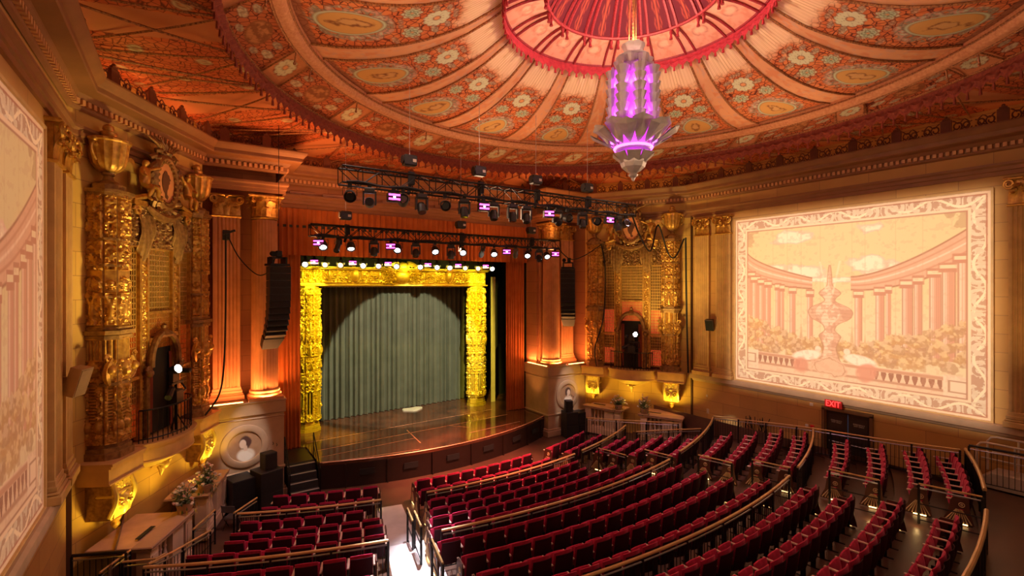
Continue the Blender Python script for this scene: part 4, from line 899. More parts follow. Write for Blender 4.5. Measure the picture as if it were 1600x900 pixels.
def urn(parent_loc, rz, label, sc=1.0):
    t = thing('gilded_urn', label, 'urn', parent_loc, rz, 'gilded urns on the organ bay towers'); t.scale = (sc, sc, sc)
    mb = MB(); mb.prism([(.34*math.cos(a), .34*math.sin(a)) for a in np.linspace(PI/8, PI/8 + 2*PI, 9)[:-1]], 0, .12); mb.lathe([(.27, .12), (.24, .18), (.12, .24), (.09, .34), (.13, .37), (.13, .41), (.16, .43)], 20); mb.obj('foot', GOLDD, t, smooth=True)
    mb = MB(); mb.lathe([(.10, .42), (.22, .47), (.33, .60), (.38, .80), (.40, 1.0), (.42, 1.12), (.46, 1.15), (.46, 1.19), (.40, 1.22), (.20, 1.27)], 48, flute=16, fl_amp=.07); mb.obj('bowl', GOLD, t, smooth=True)
    mb = MB(); mb.lathe([(.20, 1.25), (.15, 1.30), (.17, 1.34), (.17, 1.38), (.10, 1.42), (.12, 1.47), (.11, 1.53), (.05, 1.58), (0, 1.60)], 20); mb.obj('lid', GOLD, t, smooth=True)
    for s in (-1, 1):
        mb = MB(); mb.tube([(s*(.40 + .14*math.sin(q*PI)), 0, 1.15 - .50*q) for q in np.linspace(0, 1, 9)], .03, 6); mb.ball(s*.46, 0, 1.13, .07, 8); mb.ball(s*.42, .0, 1.0, .055, 6); mb.obj('handle', GOLD, t, smooth=True)
    return t
def tower(parent, s0, m):
    H0, H1 = 3.40, 9.72; mb = MB(); hw = .37; foot = [(-hw, -.45), (-hw, .02), (-hw*.55, .22), (hw*.55, .22), (hw, .02), (hw, -.45)][::-1]
    T = Matrix.Translation((m*s0, 0, 0)); mb.prism(foot[::-1], H0, H1, M=T); tw = mb.obj('carved_tower', BRN, parent)
    mb = MB(); sd = int(4 + s0)
    def fn(w):
        def f(U, V):
            h = orn(U, V, sd)*.8; win = lambda a, b: (V > a) & (V < b)
            h = np.where(win(6.25, 6.55), .1, h); h = np.where(win(5.72, 6.2) & (np.abs((U/w*7) % 1 - .5) > .3), .0, np.where(win(5.72, 6.2), .25, h))
            h = np.where(win(7.30, 7.85), np.maximum(1.0*shell(U, V, 0, 7.50, w*.38), .1), h)
            h = np.where(win(3.9, 5.2) & (np.abs(U) < w*.22), .12*(np.abs((V*14) % 1 - .5) > .25), h)
            h = np.maximum(h, np.where(win(5.3, 5.75), 1.3*blob(U, V, w*.0, 5.52, w*.30, .2), 0)); h = np.maximum(h, np.where(win(6.6, 7.2), .9*blob(U, V, 0, 6.9, w*.2, .25), 0))
            for zc in (8.15, 8.75, 9.35): h = np.maximum(h, .9*spiral(np.abs(U), V, w*.22, zc, w*.2)*1.0)
            h = np.maximum(h, np.where(win(4.0, 4.35), .9*blob(U, V, w*.25, 4.15, w*.2, .14) + .9*blob(U, V, -w*.25, 4.15, w*.2, .14), 0))
            return h*(np.abs(U) < w*.48)
        return f
    F2 = foot[::-1]
    for (x0, y0), (x1, y1) in zip(F2[:-1], F2[1:]):
        L = math.hypot(x1-x0, y1-y0); a = math.atan2(y1-y0, x1-x0) + PI; M = T @ Matrix.Translation(((x0+x1)/2, (y0+y1)/2, 0)) @ Matrix.Rotation(a, 4, 'Z')
        a2 = math.atan2(-(x1-x0), (y1-y0)); n = Vector(((y1-y0), -(x1-x0), 0)).normalized()
        if n.dot(Vector(((x0+x1)/2, (y0+y1)/2 + .2, 0))) < 0: n = -n
        M = T @ Matrix.Translation(((x0+x1)/2, (y0+y1)/2, 0)) @ Matrix.Rotation(math.atan2(n.y, n.x) - PI/2, 4, 'Z'); relief(mb, L, H0 + .35, H1 - .08, fn(L), .10, .024, M)
    mb.obj('relief_carving', GOLD, tw, smooth=True)
    for z, h, o in ((3.40, .16, .09), (3.56, .10, .05), (5.12, .07, .04), (6.20, .10, .06), (6.32, .10, .11), (6.44, .06, .05), (7.18, .06, .05), (7.92, .06, .05), (8.55, .05, .03), (9.60, .07, .06), (9.66, .08, .10)):
        mb = MB(); k = [(x*(1 + o/hw), y + (o if y > 0 else 0)) for x, y in F2]; mb.prism(k, z, z + h, M=T); mb.obj('band_moulding', GOLDD, tw)
    for q in (-1, 1):   # projecting winged masks at mid height
        mb = MB(); mb.ball(m*s0 + q*.40, .20, 5.50, .12, 8); mb.tube([(m*s0 + q*(.34 + .14*math.sin(t*PI)), .12 + .06*t, 5.15 + .62*t) for t in np.linspace(0, 1, 8)], [.05, .07, .08, .08, .07, .07, .06, .04], 6)
        mb.tube([(m*s0 + q*(.44 + .10*math.cos(t)*(1 - t/12)), .17, 5.78 + .10*math.sin(t)*(1 - t/12)) for t in np.linspace(0, 8, 16)], .03, 5); mb.obj('winged_mask', GOLD, tw, smooth=True)
    mb = MB(); mb.ball(m*s0, .28, 5.42, .11, 8, sz=1.2); mb.obj('centre_mask', GOLD, tw, smooth=True); return tw
for s in (1, -1):
    m = 1 if s > 0 else -1; side = 'exit wall side' if s > 0 else 'steps side'
    if s > 0: side = 'bay near the exit wall'; 
    else: side = 'bay near the stage steps'
    ob = (s*10.4, 15.0, 0); RZ = BAYROT[s]; bay = thing('organ_bay', 'gilded carved organ grille ' + side, 'organ grille', ob, RZ, 'organ grilles')
    bay['label'] = 'gilded organ grille bay with red lit pipes, ' + ('between exit wall and stage' if s > 0 else 'above the boxes beside the stage steps')
    for s0 in (0.10, 3.80): tower(bay, s0, m)
    # back panel of the recess; added glowing sheets imitate coloured light behind the lattice
    mb = MB(); mb.box(m*1.93, -.20, 3.4, 2.95, .05, 6.3); mb.obj('back_panel', BACKD, bay)
    for (a, b) in ((.52, 1.02), (1.42, 2.44), (2.84, 3.34)):
        mid = b - a > .8; cx = m*(a + b)/2; w = b - a
        mb = MB(); mb.box(cx, -.165, 5.35 if mid else 3.6, w, .02, 1.35 if mid else .75); 
        if not mid: mb.box(cx, -.165, 5.0, w, .02, 1.3)
        g = mb.obj('backlight_sheet', REDL if not mid else (PERS if s < 0 else REDL), bay)
        mb = MB(); nb = int(w/.072)
        for i in range(nb + 1): mb.box(m*a + m*w*i/nb, -.10, 3.55, .030, .05, 4.95)
        nz = 34
        for j in range(nz + 1): mb.box(cx, -.09, 3.55 + 4.9*j/nz, w, .03, .028)
        mb.obj('lattice_grille', PIPE, bay)
        mb = MB(); mb.box(cx, -.10, 3.45, .03, .05, .01)
        for xx in (a - .05, b + .05): mb.box(m*xx, -.06, 3.45, .08, .16, 5.1, ch=.01)
        mb.box(cx, -.06, 8.48, w + .2, .16, .10); mb.box(cx, -.06, 5.05 if not mid else 6.7, w + .1, .14, .08)
        mb.obj('grille_frame', GOLD, bay)
    for c_ in (1.22, 2.64):
        mb = MB(); relief(mb, .34, 3.5, 8.5, lambda U, V: orn(U*1.2, V*1.2, 12)*.9, .07, .022, Matrix.Translation((m*c_, -.04, 0))); mb.obj('carved_mullion', GOLD, bay, smooth=True)
    # arched head, swags
    mb = MB(); relief(mb, 3.0, 8.5, 9.75, lambda U, V: (orn(U, V, 21)*.8 + .3*np.abs(np.sin(U*26)))*(V < 9.7), .10, .024, Matrix.Translation((m*1.93, -.02, 0))); mb.obj('head_panel', BRN, bay, smooth=True)
    for q in (-1, 1):
        mb = MB(); P = np.zeros((26, 18, 3))
        for i in range(26):
            t = i/25
            for j in range(18):
                v = j/17; x = 1.93 + q*(.42 + .62*t); fold = .04*math.sin(t*26); drop = .62 + .62*math.sin(t*PI*.9)
                P[i, j] = (m*(x), .02 + fold + .10*math.sin(v*PI), 9.35 - drop*v)
        mb.grid(P); mb.obj('swag_drapery', GOLDD, bay, smooth='full')
        mb = MB(); mb.tube([(m*(1.93 + q*(1.13 + .13*math.cos(t)*(1 - t/13))), .1, 9.42 + .13*math.sin(t)*(1 - t/13)) for t in np.linspace(0, 9, 22)], .045, 6)
        mb.prism([(m*(1.93 + q*1.30), -.2), (m*(1.93 + q*1.30), .14), (m*(1.93 + q*.80), .14), (m*(1.93 + q*.80), -.2)][::(1 if q*m > 0 else -1)], 9.55, 9.68)
        mb.tube([(m*(1.93 + q*(1.3 - .5*t)), .08, 9.68 + .15*t) for t in np.linspace(0, 1, 5)], .08, 6); mb.obj('volute_pediment', GOLD, bay, smooth=True)
        fg = skin_figure('cherub', GOLD, bay, CHJ, CHE, (m*(1.93 + q*.98), .16, 10.12), 0, 1.0, -q*m)
        mb = MB(); P = np.zeros((12, 6, 3))
        for i in range(12):
            for j in range(6): P[i, j] = (q*m*(.08 + .035*i*1.0), -.07 - .004*i, .30 + .26*math.sin(i/11*2.4) - .055*j*(1 - i/14) + .012*(i % 2))
        mb.grid(P); mb.obj('wing', GOLD, fg, smooth='full')
    # cameo cartouche
    cz = 10.33; Mx = Matrix.Translation((m*1.93, .12, cz)) @ Matrix.Rotation(-PI/2, 4, 'X') @ Matrix.Diagonal((1, 1.42, 1, 1))
    mb = MB(); mb.lathe([(.40, .0), (.42, .07), (.48, .10), (.54, .07), (.58, .02), (.58, -.1)], 40, M=Mx); 
    for k in range(22): a = 2*PI*k/22; mb.ball(m*1.93 + .41*math.cos(a), .17, cz + .585*math.sin(a), .05, 6)
    for k in range(30): a = 2*PI*k/30; r = .68 + .07*math.sin(k*2.7); mb.tube([(m*1.93 + r*math.cos(a), .08, cz + 1.3*r*math.sin(a)), (m*1.93 + r*.95*math.cos(a + .15), .15, cz + 1.3*r*.95*math.sin(a + .15)), (m*1.93 + r*.82*math.cos(a + .25), .1, cz + 1.3*r*.82*math.sin(a + .25))], [.07, .08, .04], 6)
    mb.tube([(m*(1.93 - .75 + 1.5*t), .1, cz - .75 - .22*math.sin(t*PI)) for t in np.linspace(0, 1, 12)], [.05 + .09*math.sin(PI*t) for t in np.linspace(0, 1, 12)], 7)
    for k in range(9): mb.tube([(m*1.93, .08, cz + .75), (m*1.93 + .1*(k - 4), .16, cz + 1.0), (m*1.93 + .19*(k - 4), .1, cz + 1.12 + .04*(4 - abs(k - 4)))], [.05, .05, .015], 5)
    ca = mb.obj('cameo_cartouche', BRN, bay, smooth=True)
    mb = MB(); mb.add([(m*1.93 + .41*math.cos(a), .13, cz + .58*math.sin(a)) for a in np.linspace(0, 2*PI, 33)[:-1]], [tuple(range(32))]); mb.obj('cameo_ground', mat('cameo_salmon', (0.72, 0.30, 0.13), .7), bay)
    prof = [(-.06, -.44), (.02, -.40), (.03, -.30), (.10, -.22), (.15, -.10), (.16, .05), (.13, .20), (.06, .31), (-.02, .34), (-.06, .26), (-.12, .24), (-.14, .17), (-.19, .12), (-.14, .08), (-.15, .02), (-.10, -.03), (-.09, -.12), (-.04, -.20), (-.03, -.30), (-.09, -.36)]
    mb = MB(); pr = [(m*1.93 + x*1.1, cz + z) for x, z in prof]; mb.add([(x, .15, z) for x, z in pr] + [(x, .13, z) for x, z in pr], [tuple(range(len(pr)))] + [(i, (i+1) % len(pr), len(pr) + (i+1) % len(pr), len(pr) + i) for i in range(len(pr))]); mb.obj('cameo_silhouette', mat('umber_relief', (0.14, 0.05, 0.025), .6), bay)
    # canopy over the box opening, drapes behind it
    mb = MB()
    for q in (-1, 1):
        mb.tube([(m*(1.93 + q*(.62*math.sin(t*PI/2))), .12, 6.15 - .85*t**1.4 + .12*math.sin(t*PI)) for t in np.linspace(0, 1, 12)], [.09]*12, 8)
        mb.tube([(m*(1.93 + q*(.74 + .10*math.cos(t)*(1 - t/13))), .14, 5.24 + .10*math.sin(t)*(1 - t/13)) for t in np.linspace(0, 9, 20)], .035, 5)
        mb.box(m*(1.93 + q*.68), .02, 3.45, .13, .14, 1.85, ch=.02); mb.ball(m*(1.93 + q*.68), .12, 5.15, .11, 8)
    mb.lathe([(.22, 0), (.16, .10), (.06, .18), (.08, .26), (.0, .34)], 14, m*1.93, .08, 6.12); mb.box(m*1.93, .06, 6.05, .7, .24, .09, ch=.02)
    mb.obj('canopy_arch', BRN, bay, smooth=True)
    mb = MB(); mb.box(m*1.93, -.07, 3.45, 1.3, .04, 2.3); mb.obj('opening_back', BLACK, bay)
    for q, e in ((-1, .30), (1, .24)): drape('opening_drape', (m*(1.93 + q*.62), -.02), (m*(1.93 + q*(.62 - e)), -.02), 3.5, 5.6, mat('brick_red_drape', (0.26, 0.05, 0.02), .8), .09, .03, bay, seed=4)
    # ledge and balcony
    led = thing('bay_ledge', 'plaster ledge with a bowed balcony under the gilded organ grille, ' + ('exit wall side' if s > 0 else 'stage steps side'), 'ledge', ob, RZ, 'ledges under the organ bays')
    mb = MB(); arcp = [(m*(1.93 + 1.12*math.cos(a)), -.0 + .62*math.sin(a)) for a in np.linspace(PI, 0, 22)]
    def ledge_poly(o): return [(-.60, -.42), (-.60, .36 + o), (.60, .36 + o), (.68, .05 + o)] + [(1.93 - (1.12 + o)*math.cos(a), .02 + (.62 + o)*math.sin(a)) for a in np.linspace(0.02, PI - .02, 22)] + [(3.18, .05 + o), (3.26, .36 + o), (4.42, .36 + o), (4.42, -.42)]
    for z0, z1, o in ((2.94, 3.28, 0), (3.28, 3.34, .05), (3.34, 3.40, .08), (2.90, 2.94, .02)): mb.prism([(m*x, y) for x, y in ledge_poly(o)][::(-1 if m > 0 else 1)], z0, z1)
    mb.obj('ledge_slab', mat('ochre_ledge', (0.60, 0.34, 0.12), .6), led)
    mb = MB(); 
    P = np.zeros((25, 9, 3))
    for i, a in enumerate(np.linspace(0, PI, 25)):
        for j in range(9):
            t = j/8; r = (1 - t)**.6; P[i, j] = (m*(1.93 - 1.02*math.cos(a)*r), -.3 + .85*math.sin(a)*r, 2.90 - .42*t - .02*(i % 2)*(1-t))
    mb.grid(P); mb.ball(m*1.93, .1, 2.52, .13, 8); mb.tube([(m*1.93, -.02, 2.48), (m*1.93, .02, 2.35), (m*1.93, 0, 2.2)], [.09, .07, .02], 8)
    for q in (-1, 1): mb.tube([(m*(1.93 + q*(.1 + .3*t)), .1 + .05*math.sin(t*9), 2.55 + .18*t) for t in np.linspace(0, 1, 6)], .05, 6)
    mb.obj('shell_corbel', mat('lit_gilt_corbel', (0.72, 0.50, 0.14), .5, .3), led, smooth=True)
    mb = MB(); pts = [(m*(1.93 - 1.05*math.cos(a)), .02 + .56*math.sin(a)) for a in np.linspace(.1, PI - .1, 20)]
    mb.tube([(x, y, 4.25) for x, y in pts], .022, 6); mb.tube([(x, y, 3.50) for x, y in pts], .018, 5)
    for x, y in pts[::1]: mb.cyl((x, y, 3.4), (x, y, 4.25), .012, 5)
    mb.obj('balcony_railing', RAILM, led)
    for s0, w_ in ((0.0, 'stage-far'), (3.86, 'stage-near')):
        nb = 'farther from' if s0 == 0 else 'nearer to'
        cn = thing('console_bracket', 'yellow-lit scrolled console bracket, the one %s the stage, %s' % (nb, 'exit wall side' if s > 0 else 'stage steps side'), 'bracket', ob, RZ, 'console brackets under the organ bays')
        mb = MB(); mb.box(m*s0, -.08, 1.98, .66, .60, .92, ch=.02); mb.obj('block', GOLDD, cn)
        mb = MB(); relief(mb, .62, 2.55, 2.88, lambda U, V: orn(U*1.3, V, 17), .05, .02, Matrix.Translation((m*s0, .23, 0)))
        def scroll(U, V): 
            return .3 + np.maximum(1.0*spiral(np.abs(U), V, .16, 2.35, .15, 1.5), .8*blob(U, V, 0, 2.2, .1, .2))
        relief(mb, .60, 2.02, 2.55, scroll, .14, .02, Matrix.Translation((m*s0, .22, 0)))
        for q in (-1, 1): mb.tube([(m*s0 + q*.32, .24 + .10*math.sin(t*PI*1.2), 2.85 - .8*t) for t in np.linspace(0, 1, 10)], .05, 6)
        mb.box(m*s0, .1, 2.52, .72, .38, .06, ch=.02); mb.obj('scroll_front', mat('bright_gilt', (0.80, 0.60, 0.14), .4, .35), cn, smooth=True)
        mb = MB(); mb.lathe([(.12, 2.0), (.14, 1.95), (.08, 1.85), (.10, 1.78), (.05, 1.70), (0, 1.66)], 12, m*s0, .1, 0); mb.obj('pendant', GOLD, cn, smooth=True)
    for s0, w_ in ((0.0, 'farther from the stage'), (3.86, 'nearer to the stage')):
        P_ = Matrix.Rotation(RZ, 4, 'Z') @ Vector((m*s0, -.05, 9.74)); urn((ob[0] + P_.x, ob[1] + P_.y, P_.z), RZ, 'fluted gilded urn on the organ tower %s, %s' % (w_, 'exit wall side' if s > 0 else 'stage steps side'))
# ------------------------------------------------------------------ box fronts with balusters, planters with flowers
def box_front(x0, y0, x1, y1, label, slot, dp=1.0):
    """front line from (x0,y0) to (x1,y1), right side of the travel faces the seats"""
    L = math.hypot(x1-x0, y1-y0); a = math.atan2(y1-y0, x1-x0); t = thing('box_front', label, 'balustrade', (x0, y0, .16), a, 'box fronts'); BH = 1.34
    mb = MB(); mb.box(L/2, .0, 0, L, .34, .30, ch=.02); mb.box(L/2, 0, .30, L, .28, .06, ch=.01)
    for x in (.16, L - .16): mb.box(x, 0, .36, .32, .30, .86, ch=.02); mb.box(x, -.16, .48, .20, .02, .60)
    mb.box(L - .62*1, 0, .36, .5, .24, .86); mb.obj('pier_and_plinth', STONEL, t)
    xs = np.arange(.46, L - .95, .19)
    for x in xs:
        mb = MB(); mb.lathe([(.05, .36), (.065, .40), (.04, .44), (.075, .56), (.085, .64), (.045, .80), (.035, .88), (.05, .92), (.035, .96), (.045, 1.08), (.06, 1.12), (.06, 1.22)], 10, x, 0, 0); mb.obj('baluster', STONEL, t, smooth=True)
    mb = MB(); mb.box(L/2, -.0, 1.22, L + .12, .42, .07, ch=.02); mb.box(L/2, 0, 1.29, L + .18, .46, .06, ch=.02); mb.obj('coping', STONE, t)
    mb = MB(); mb.box(L/2, .2 + dp/2, 1.24, L, dp, .07, ch=.01); mb.box(L/2, .30, 0, L - .1, .05, 1.24); mb.obj('counter_top', mat('tan_counter', (0.55, 0.33, 0.20), .6), t)
    mb = MB(); mb.box(L*slot, .32, 1.355, .62, .10, .015); mb.obj('black_slot_strip', BLACK, t); return t
FLR = [(7.95, 18.30, 8.55, 16.50), (8.90, 15.60, 9.72, 13.95)]
lab = {(1, 0): 'stone balustrade box front next to the speaker stack, exit wall side', (1, 1): 'stone balustrade box front nearest the exit wall', (-1, 0): 'stone balustrade box front beside the folding chair and steps side speakers', (-1, 1): 'stone balustrade box front nearest the camera wall with a paper on its counter'}
for i, (x0, y0, x1, y1) in enumerate(FLR):
    t = box_front(x1, y1, x0, y0, lab[(1, i)], .3, (.72, 1.02)[i])
    # mirrored copy built the other way round so that it faces the seats
    t.rotation_euler = (0, 0, math.atan2(y0 - y1, x0 - x1) + PI); t.location = (x0, y0, .16)
    box_front(-x0*1.0 + 0, y0, -x1, y1, lab[(-1, i)], .35, (.72, 1.02)[i]).rotation_euler = (0, 0, math.atan2(y1 - y0, -x1 + x0) + PI)
    bpy.context.view_layer.update()
for o in list(COL.objects):
    if o.name.startswith('box_front') and o.location.x < 0:
        i = 0 if o.location.y > 17 else 1; x0, y0, x1, y1 = FLR[i]; o.location = (-x1, y1, .16); o.rotation_euler = (0, 0, math.atan2(y0 - y1, -x0 + x1))
LEAF = [mat('dark_leaf', (0.07, 0.13, 0.06), .6), mat('silver_leaf', (0.36, 0.44, 0.34), .6), mat('ochre_leaf', (0.55, 0.42, 0.06), .6)]
BLOS = [mat('cream_blossom', (0.75, 0.68, 0.55), .7), mat('dusty_pink_blossom', (0.62, 0.36, 0.30), .7)]
def planter(x, y, z, label, seed):
    rng = random.Random(seed); t = thing('flower_planter', label, 'flowers', (x, y, z), 0, 'flower arrangements on the box fronts')
    mb = MB(); mb.lathe([(.14, 0), (.16, .02), (.20, .20), (.21, .26), (.18, .26), (.17, .2)], 14); mb.obj('pot', STONE, t, smooth=True)
    st_ = MB(); lf = [MB(), MB(), MB()]; bl = [MB(), MB()]
    for k in range(46):
        a = rng.random()*2*PI; e = rng.random(); r = .10 + .36*e*rng.random()**.3; h = .25 + .62*(1 - e*.8)*rng.random()**.4; tip = Vector((r*math.cos(a), r*math.sin(a), h)); st_.tube([(0, 0, .2), (tip.x*.5, tip.y*.5, .2 + (h - .2)*.7), tuple(tip)], .006, 3)
        for q in range(7):
            f = .4 + .6*rng.random(); p = Vector((tip.x*f, tip.y*f, .2 + (h - .2)*f)); b = rng.random()*2*PI; l = .07 + .06*rng.random(); w = .022; d = Vector((math.cos(b), math.sin(b), rng.random() - .5)).normalized()*l; n = Vector((-d.y, d.x, 0)).normalized()*w
            M = lf[0 if rng.random() < .6 else 1]
            M.add([tuple(p), tuple(p + d*.5 + n), tuple(p + d), tuple(p + d*.5 - n)], [(0, 1, 2, 3)])
        if k % 2 == 0: 
            m_ = bl[0 if rng.random() < .7 else 1]; 
            for q in range(4): m_.ball(tip.x + rng.uniform(-.03, .03), tip.y + rng.uniform(-.03, .03), tip.z + rng.uniform(-.02, .03), .030, 6, sz=.7)
    for k in range(26):
        a = rng.random()*2*PI; r = .2 + .12*rng.random(); z0 = .25 - .3*rng.random(); p = Vector((r*math.cos(a), r*math.sin(a), z0)); d = Vector((.03*math.cos(a), .03*math.sin(a), -.12)); n = Vector((-math.sin(a), math.cos(a), 0))*.02
        lf[2 if k % 3 == 0 else 0].add([tuple(p), tuple(p + d*.5 + n), tuple(p + d), tuple(p + d*.5 - n)], [(0, 1, 2, 3)])
    st_.obj('stem', LEAF[0], t)
    for m_, mt_ in zip(lf, LEAF): 
        o = m_.obj('leaves', mt_, t)
    for m_, mt_ in zip(bl, BLOS): m_.obj('blossom', mt_, t)
planter(8.47, 16.62, 1.51, 'silvery flower arrangement at the balustrade end next to the speaker stack', 1); planter(8.97, 15.45, 1.51, 'silvery flower arrangement on the box front nearest the exit wall', 2)
planter(-8.42, 16.65, 1.51, 'flower arrangement on the box front beside the folding chair', 3); planter(-8.93, 15.50, 1.51, 'flower arrangement with ochre trailing leaves on the counter holding a paper', 4)
# ------------------------------------------------------------------ chandelier
CHX, CHY, CHZ = 0.0, 8.06, 9.97
METAL = mat('brushed_nickel', (0.62, 0.62, 0.66), .42, .30, vscale=6); MPINK = mat('magenta_lit_acrylic', (0.8, 0.5, 0.8), .4, emit=(0.86, 0.012, 1.0), estr=1.15)
GLOWM = mat('magenta_neon', (1, .3, 1), .4, emit=(1.0, 0.13, 1.0), estr=4); REDG = mat('red_lit_acrylic', (0.8, .1, .15), .5, emit=(1.0, 0.04, 0.12), estr=1.2)
ch = thing('chandelier', 'tall art deco chandelier with metal petals glowing magenta under the canopy', 'chandelier', (CHX, CHY, CHZ))
mb = MB(); mb.lathe([(0, 0), (.03, .03), (.05, .09), (.10, .13), (.12, .17), (.08, .20), (.16, .24), (.27, .34), (.31, .44), (.32, .50), (.25, .50)], 8, flute=0); mb.obj('finial_bowl', METAL, ch)
mb = MB(); mb.lathe([(.22, .48), (.20, .72), (.0, .72)], 16); mb.obj('magenta_drum', MPINK, ch)
for k in range(8):
    a = 2*PI*k/8; R = Matrix.Rotation(a, 4, 'Z'); mb = MB(); mb.add([(.28, -.13, .46), (.28, .13, .46), (.47, .17, .66), (.47, -.17, .66), (.27, -.12, .455), (.27, .12, .455), (.48, .16, .645), (.48, -.16, .645)], [(0, 1, 2, 3), (7, 6, 5, 4), (0, 4, 5, 1), (2, 6, 7, 3)], R); mb.obj('lower_petal', METAL, ch)
mb = MB(); mb.tube([(.44*math.cos(a), .44*math.sin(a), .80) for a in np.linspace(0, 2*PI, 40, endpoint=False)], .03, 6, closed=True); mb.obj('neon_ring', GLOWM, ch)
mb = MB(); mb.lathe([(.44, .80), (.40, .74), (.1, .74)], 32); mb.obj('ring_pan', METAL, ch)
for k in range(16):
    a = 2*PI*(k + .5)/16; R = Matrix.Rotation(a, 4, 'Z'); o = .0 if k % 2 else .12
    ins = [(.42, 0, .80), (.62, -.10, .94), (.62, .10, .94), (.98 - o, -.24, 1.14 + o), (.98 - o, .24, 1.14 + o), (1.06 - o, 0, 1.22 + o), (.62, 0, .90), (.98 - o, 0, 1.10 + o)]
    mb = MB(); vs = ins + [(x - .01, y, z + .02) for x, y, z in ins]; F_ = [(0, 6, 1), (0, 2, 6), (1, 6, 7, 3), (6, 2, 4, 7), (3, 7, 5), (7, 4, 5)]; mb.add(vs, F_ + [tuple(i + 8 for i in f)[::-1] for f in F_], R); mb.obj('flared_petal', METAL, ch)
for k in range(12):
    a = 2*PI*k/12; mb = MB(); mb.ball(.52*math.cos(a), .52*math.sin(a), .93, .05, 8); mb.obj('lower_bulb', GLOWM, ch)
mb = MB(); mb.lathe([(.30, .85), (.34, 1.2), (.40, 1.35), (.40, 2.5), (.24, 2.75), (0, 2.8)], 16); mb.obj('inner_core', MPINK, ch)
for k in range(8):
    a = 2*PI*(k + .3)/8; R = Matrix.Rotation(a, 4, 'Z'); cx = .50
    n = 6; z0 = 1.32
    mb = MB(); mb.cyl((cx, 0, 1.0), (cx, 0, z0 + n*.215 + .12), .035, 8, M=R); rod = mb.obj('stack_rod', METAL, ch)
    for j in range(n):
        zz = z0 + j*.215; r = .165; hexp = [(r*.50, 0), (r*.56, .012), (r*.98, .195), (r*1.04, .215), (r*.96, .218)]
        mb = MB(); T = R @ Matrix.Translation((cx, 0, zz)); 
        mb.lathe(hexp, 8, M=T, a0=-PI*.7, a1=PI*.7); mb.obj('stack_cup', METAL, rod)
    mb = MB(); mb.cyl((cx - .04, 0, z0 - .05), (cx - .04, 0, z0 + n*.215), .05, 8, M=R); mb.obj('glow_tube', REDG if k in (0, 7) else GLOWM if k % 2 else MPINK, ch)
for k in range(8):
    R = Matrix.Rotation(2*PI*(k + .8)/8, 4, 'Z'); mb = MB(); mb.cyl((.31, 0, 2.2), (.31, 0, 2.98), .03, 8, M=R); rod = mb.obj('stack_rod', METAL, ch)
    for j in range(2): mb = MB(); mb.lathe([(.08, 0), (.09, .012), (.155, .18), (.165, .20), (.15, .203)], 8, M=R @ Matrix.Translation((.31, 0, 2.50 + j*.205)), a0=-PI*.7, a1=PI*.7); mb.obj('stack_cup', METAL, rod)
mb = MB()
for k in range(8):
    a = 2*PI*(k + .3)/8; R = Matrix.Rotation(a, 4, 'Z'); 
    for j in range(5):
        zz = 2.68 + j*.06; mb.add([(.30, -.10, zz - .1), (.30, .10, zz - .1), (.42 - .04*j, .12, zz + .06), (.42 - .04*j, -.12, zz + .06)], [(0, 1, 2, 3)], R) if j < 1 else None
mb.obj('shoulder_plate', METAL, ch)
for (r0, r1, z0, z1, nm) in ((.22, .36, 2.78, 2.98, 'upper_crown'), (.14, .26, 3.02, 3.26, 'top_crown')):
    for k in range(8):
        a = 2*PI*(k + .5)/8; R = Matrix.Rotation(a, 4, 'Z'); mb = MB(); w0 = r0*.40; w1 = r1*.44; mb.add([(r0, -w0, z0), (r0, w0, z0), (r1, w1, z1), (r1 + .02, 0, z1 + .03), (r1, -w1, z1)], [(0, 1, 2, 3, 4)], R); mb.obj(nm + '_petal', METAL, ch)
mb = MB(); mb.lathe([(.05, 2.7), (.17, 2.75), (.20, 2.9), (.1, 3.0), (.06, 3.25)], 12); mb.obj('red_hub', REDG, ch)
mb = MB(); mb.cyl((0, 0, 3.0), (0, 0, 5.6), .018, 6)
for k in range(3): a = 2*PI*k/3; mb.cyl((.10*math.cos(a), .10*math.sin(a), 3.2), (.10*math.cos(a), .10*math.sin(a), 5.55), .012, 5)
for j in range(26): mb.ball(0, 0, 3.35 + j*.09, .026, 6, sz=1.4)
mb.obj('suspension_chain', GOLDD, ch)
for k in range(8):
    a = 2*PI*(k + .8)/8
    for z in (1.55, 2.25): lamp('chandelier_core_light', 'POINT', (CHX + .47*math.cos(a), CHY + .47*math.sin(a), CHZ + z), 3.2, (1.0, 0.06, 1.0), size=.04)
# ------------------------------------------------------------------ lighting trusses
def truss(name, y, x0, x1, z0, h, d, label, step=.5):
    t = thing(name, label, 'lighting truss', (0, y, z0)); 
    for (yy, zz) in ((-d/2, 0), (d/2, 0), (-d/2, h), (d/2, h)):
        mb = MB(); mb.cyl((x0, yy, zz), (x1, yy, zz), .026, 8); mb.obj('chord', DARKM, t)
    mb = MB(); n = int((x1 - x0)/step); X_ = np.linspace(x0, x1, n + 1)
    for i, x in enumerate(X_):
        for a, b in (((-d/2, 0), (-d/2, h)), ((d/2, 0), (d/2, h)), ((-d/2, 0), (d/2, 0)), ((-d/2, h), (d/2, h))): mb.cyl((x, *a), (x, *b), .014, 5)
        if i < n:
            x2 = X_[i+1]
            for yy in (-d/2, d/2): mb.cyl((x, yy, 0 if i % 2 else h), (x2, yy, h if i % 2 else 0), .013, 5)
            mb.cyl((x, -d/2, h), (x2, d/2, h), .012, 5)
    mb.obj('web_bracing', DARKM, t)
    mb = MB(); mb.tube([(x0 + .1 + (x1 - x0 - .2)*k/40, -d/2 - .03, .02 + .03*math.sin(k*1.3)) for k in range(41)], .03, 5); mb.obj('cable_loom', BLACK, t); return t
truss('front_truss', 12.6, -5.68, 4.95, 10.06, .42, .42, 'longer upper black lighting truss hanging nearest the seats')
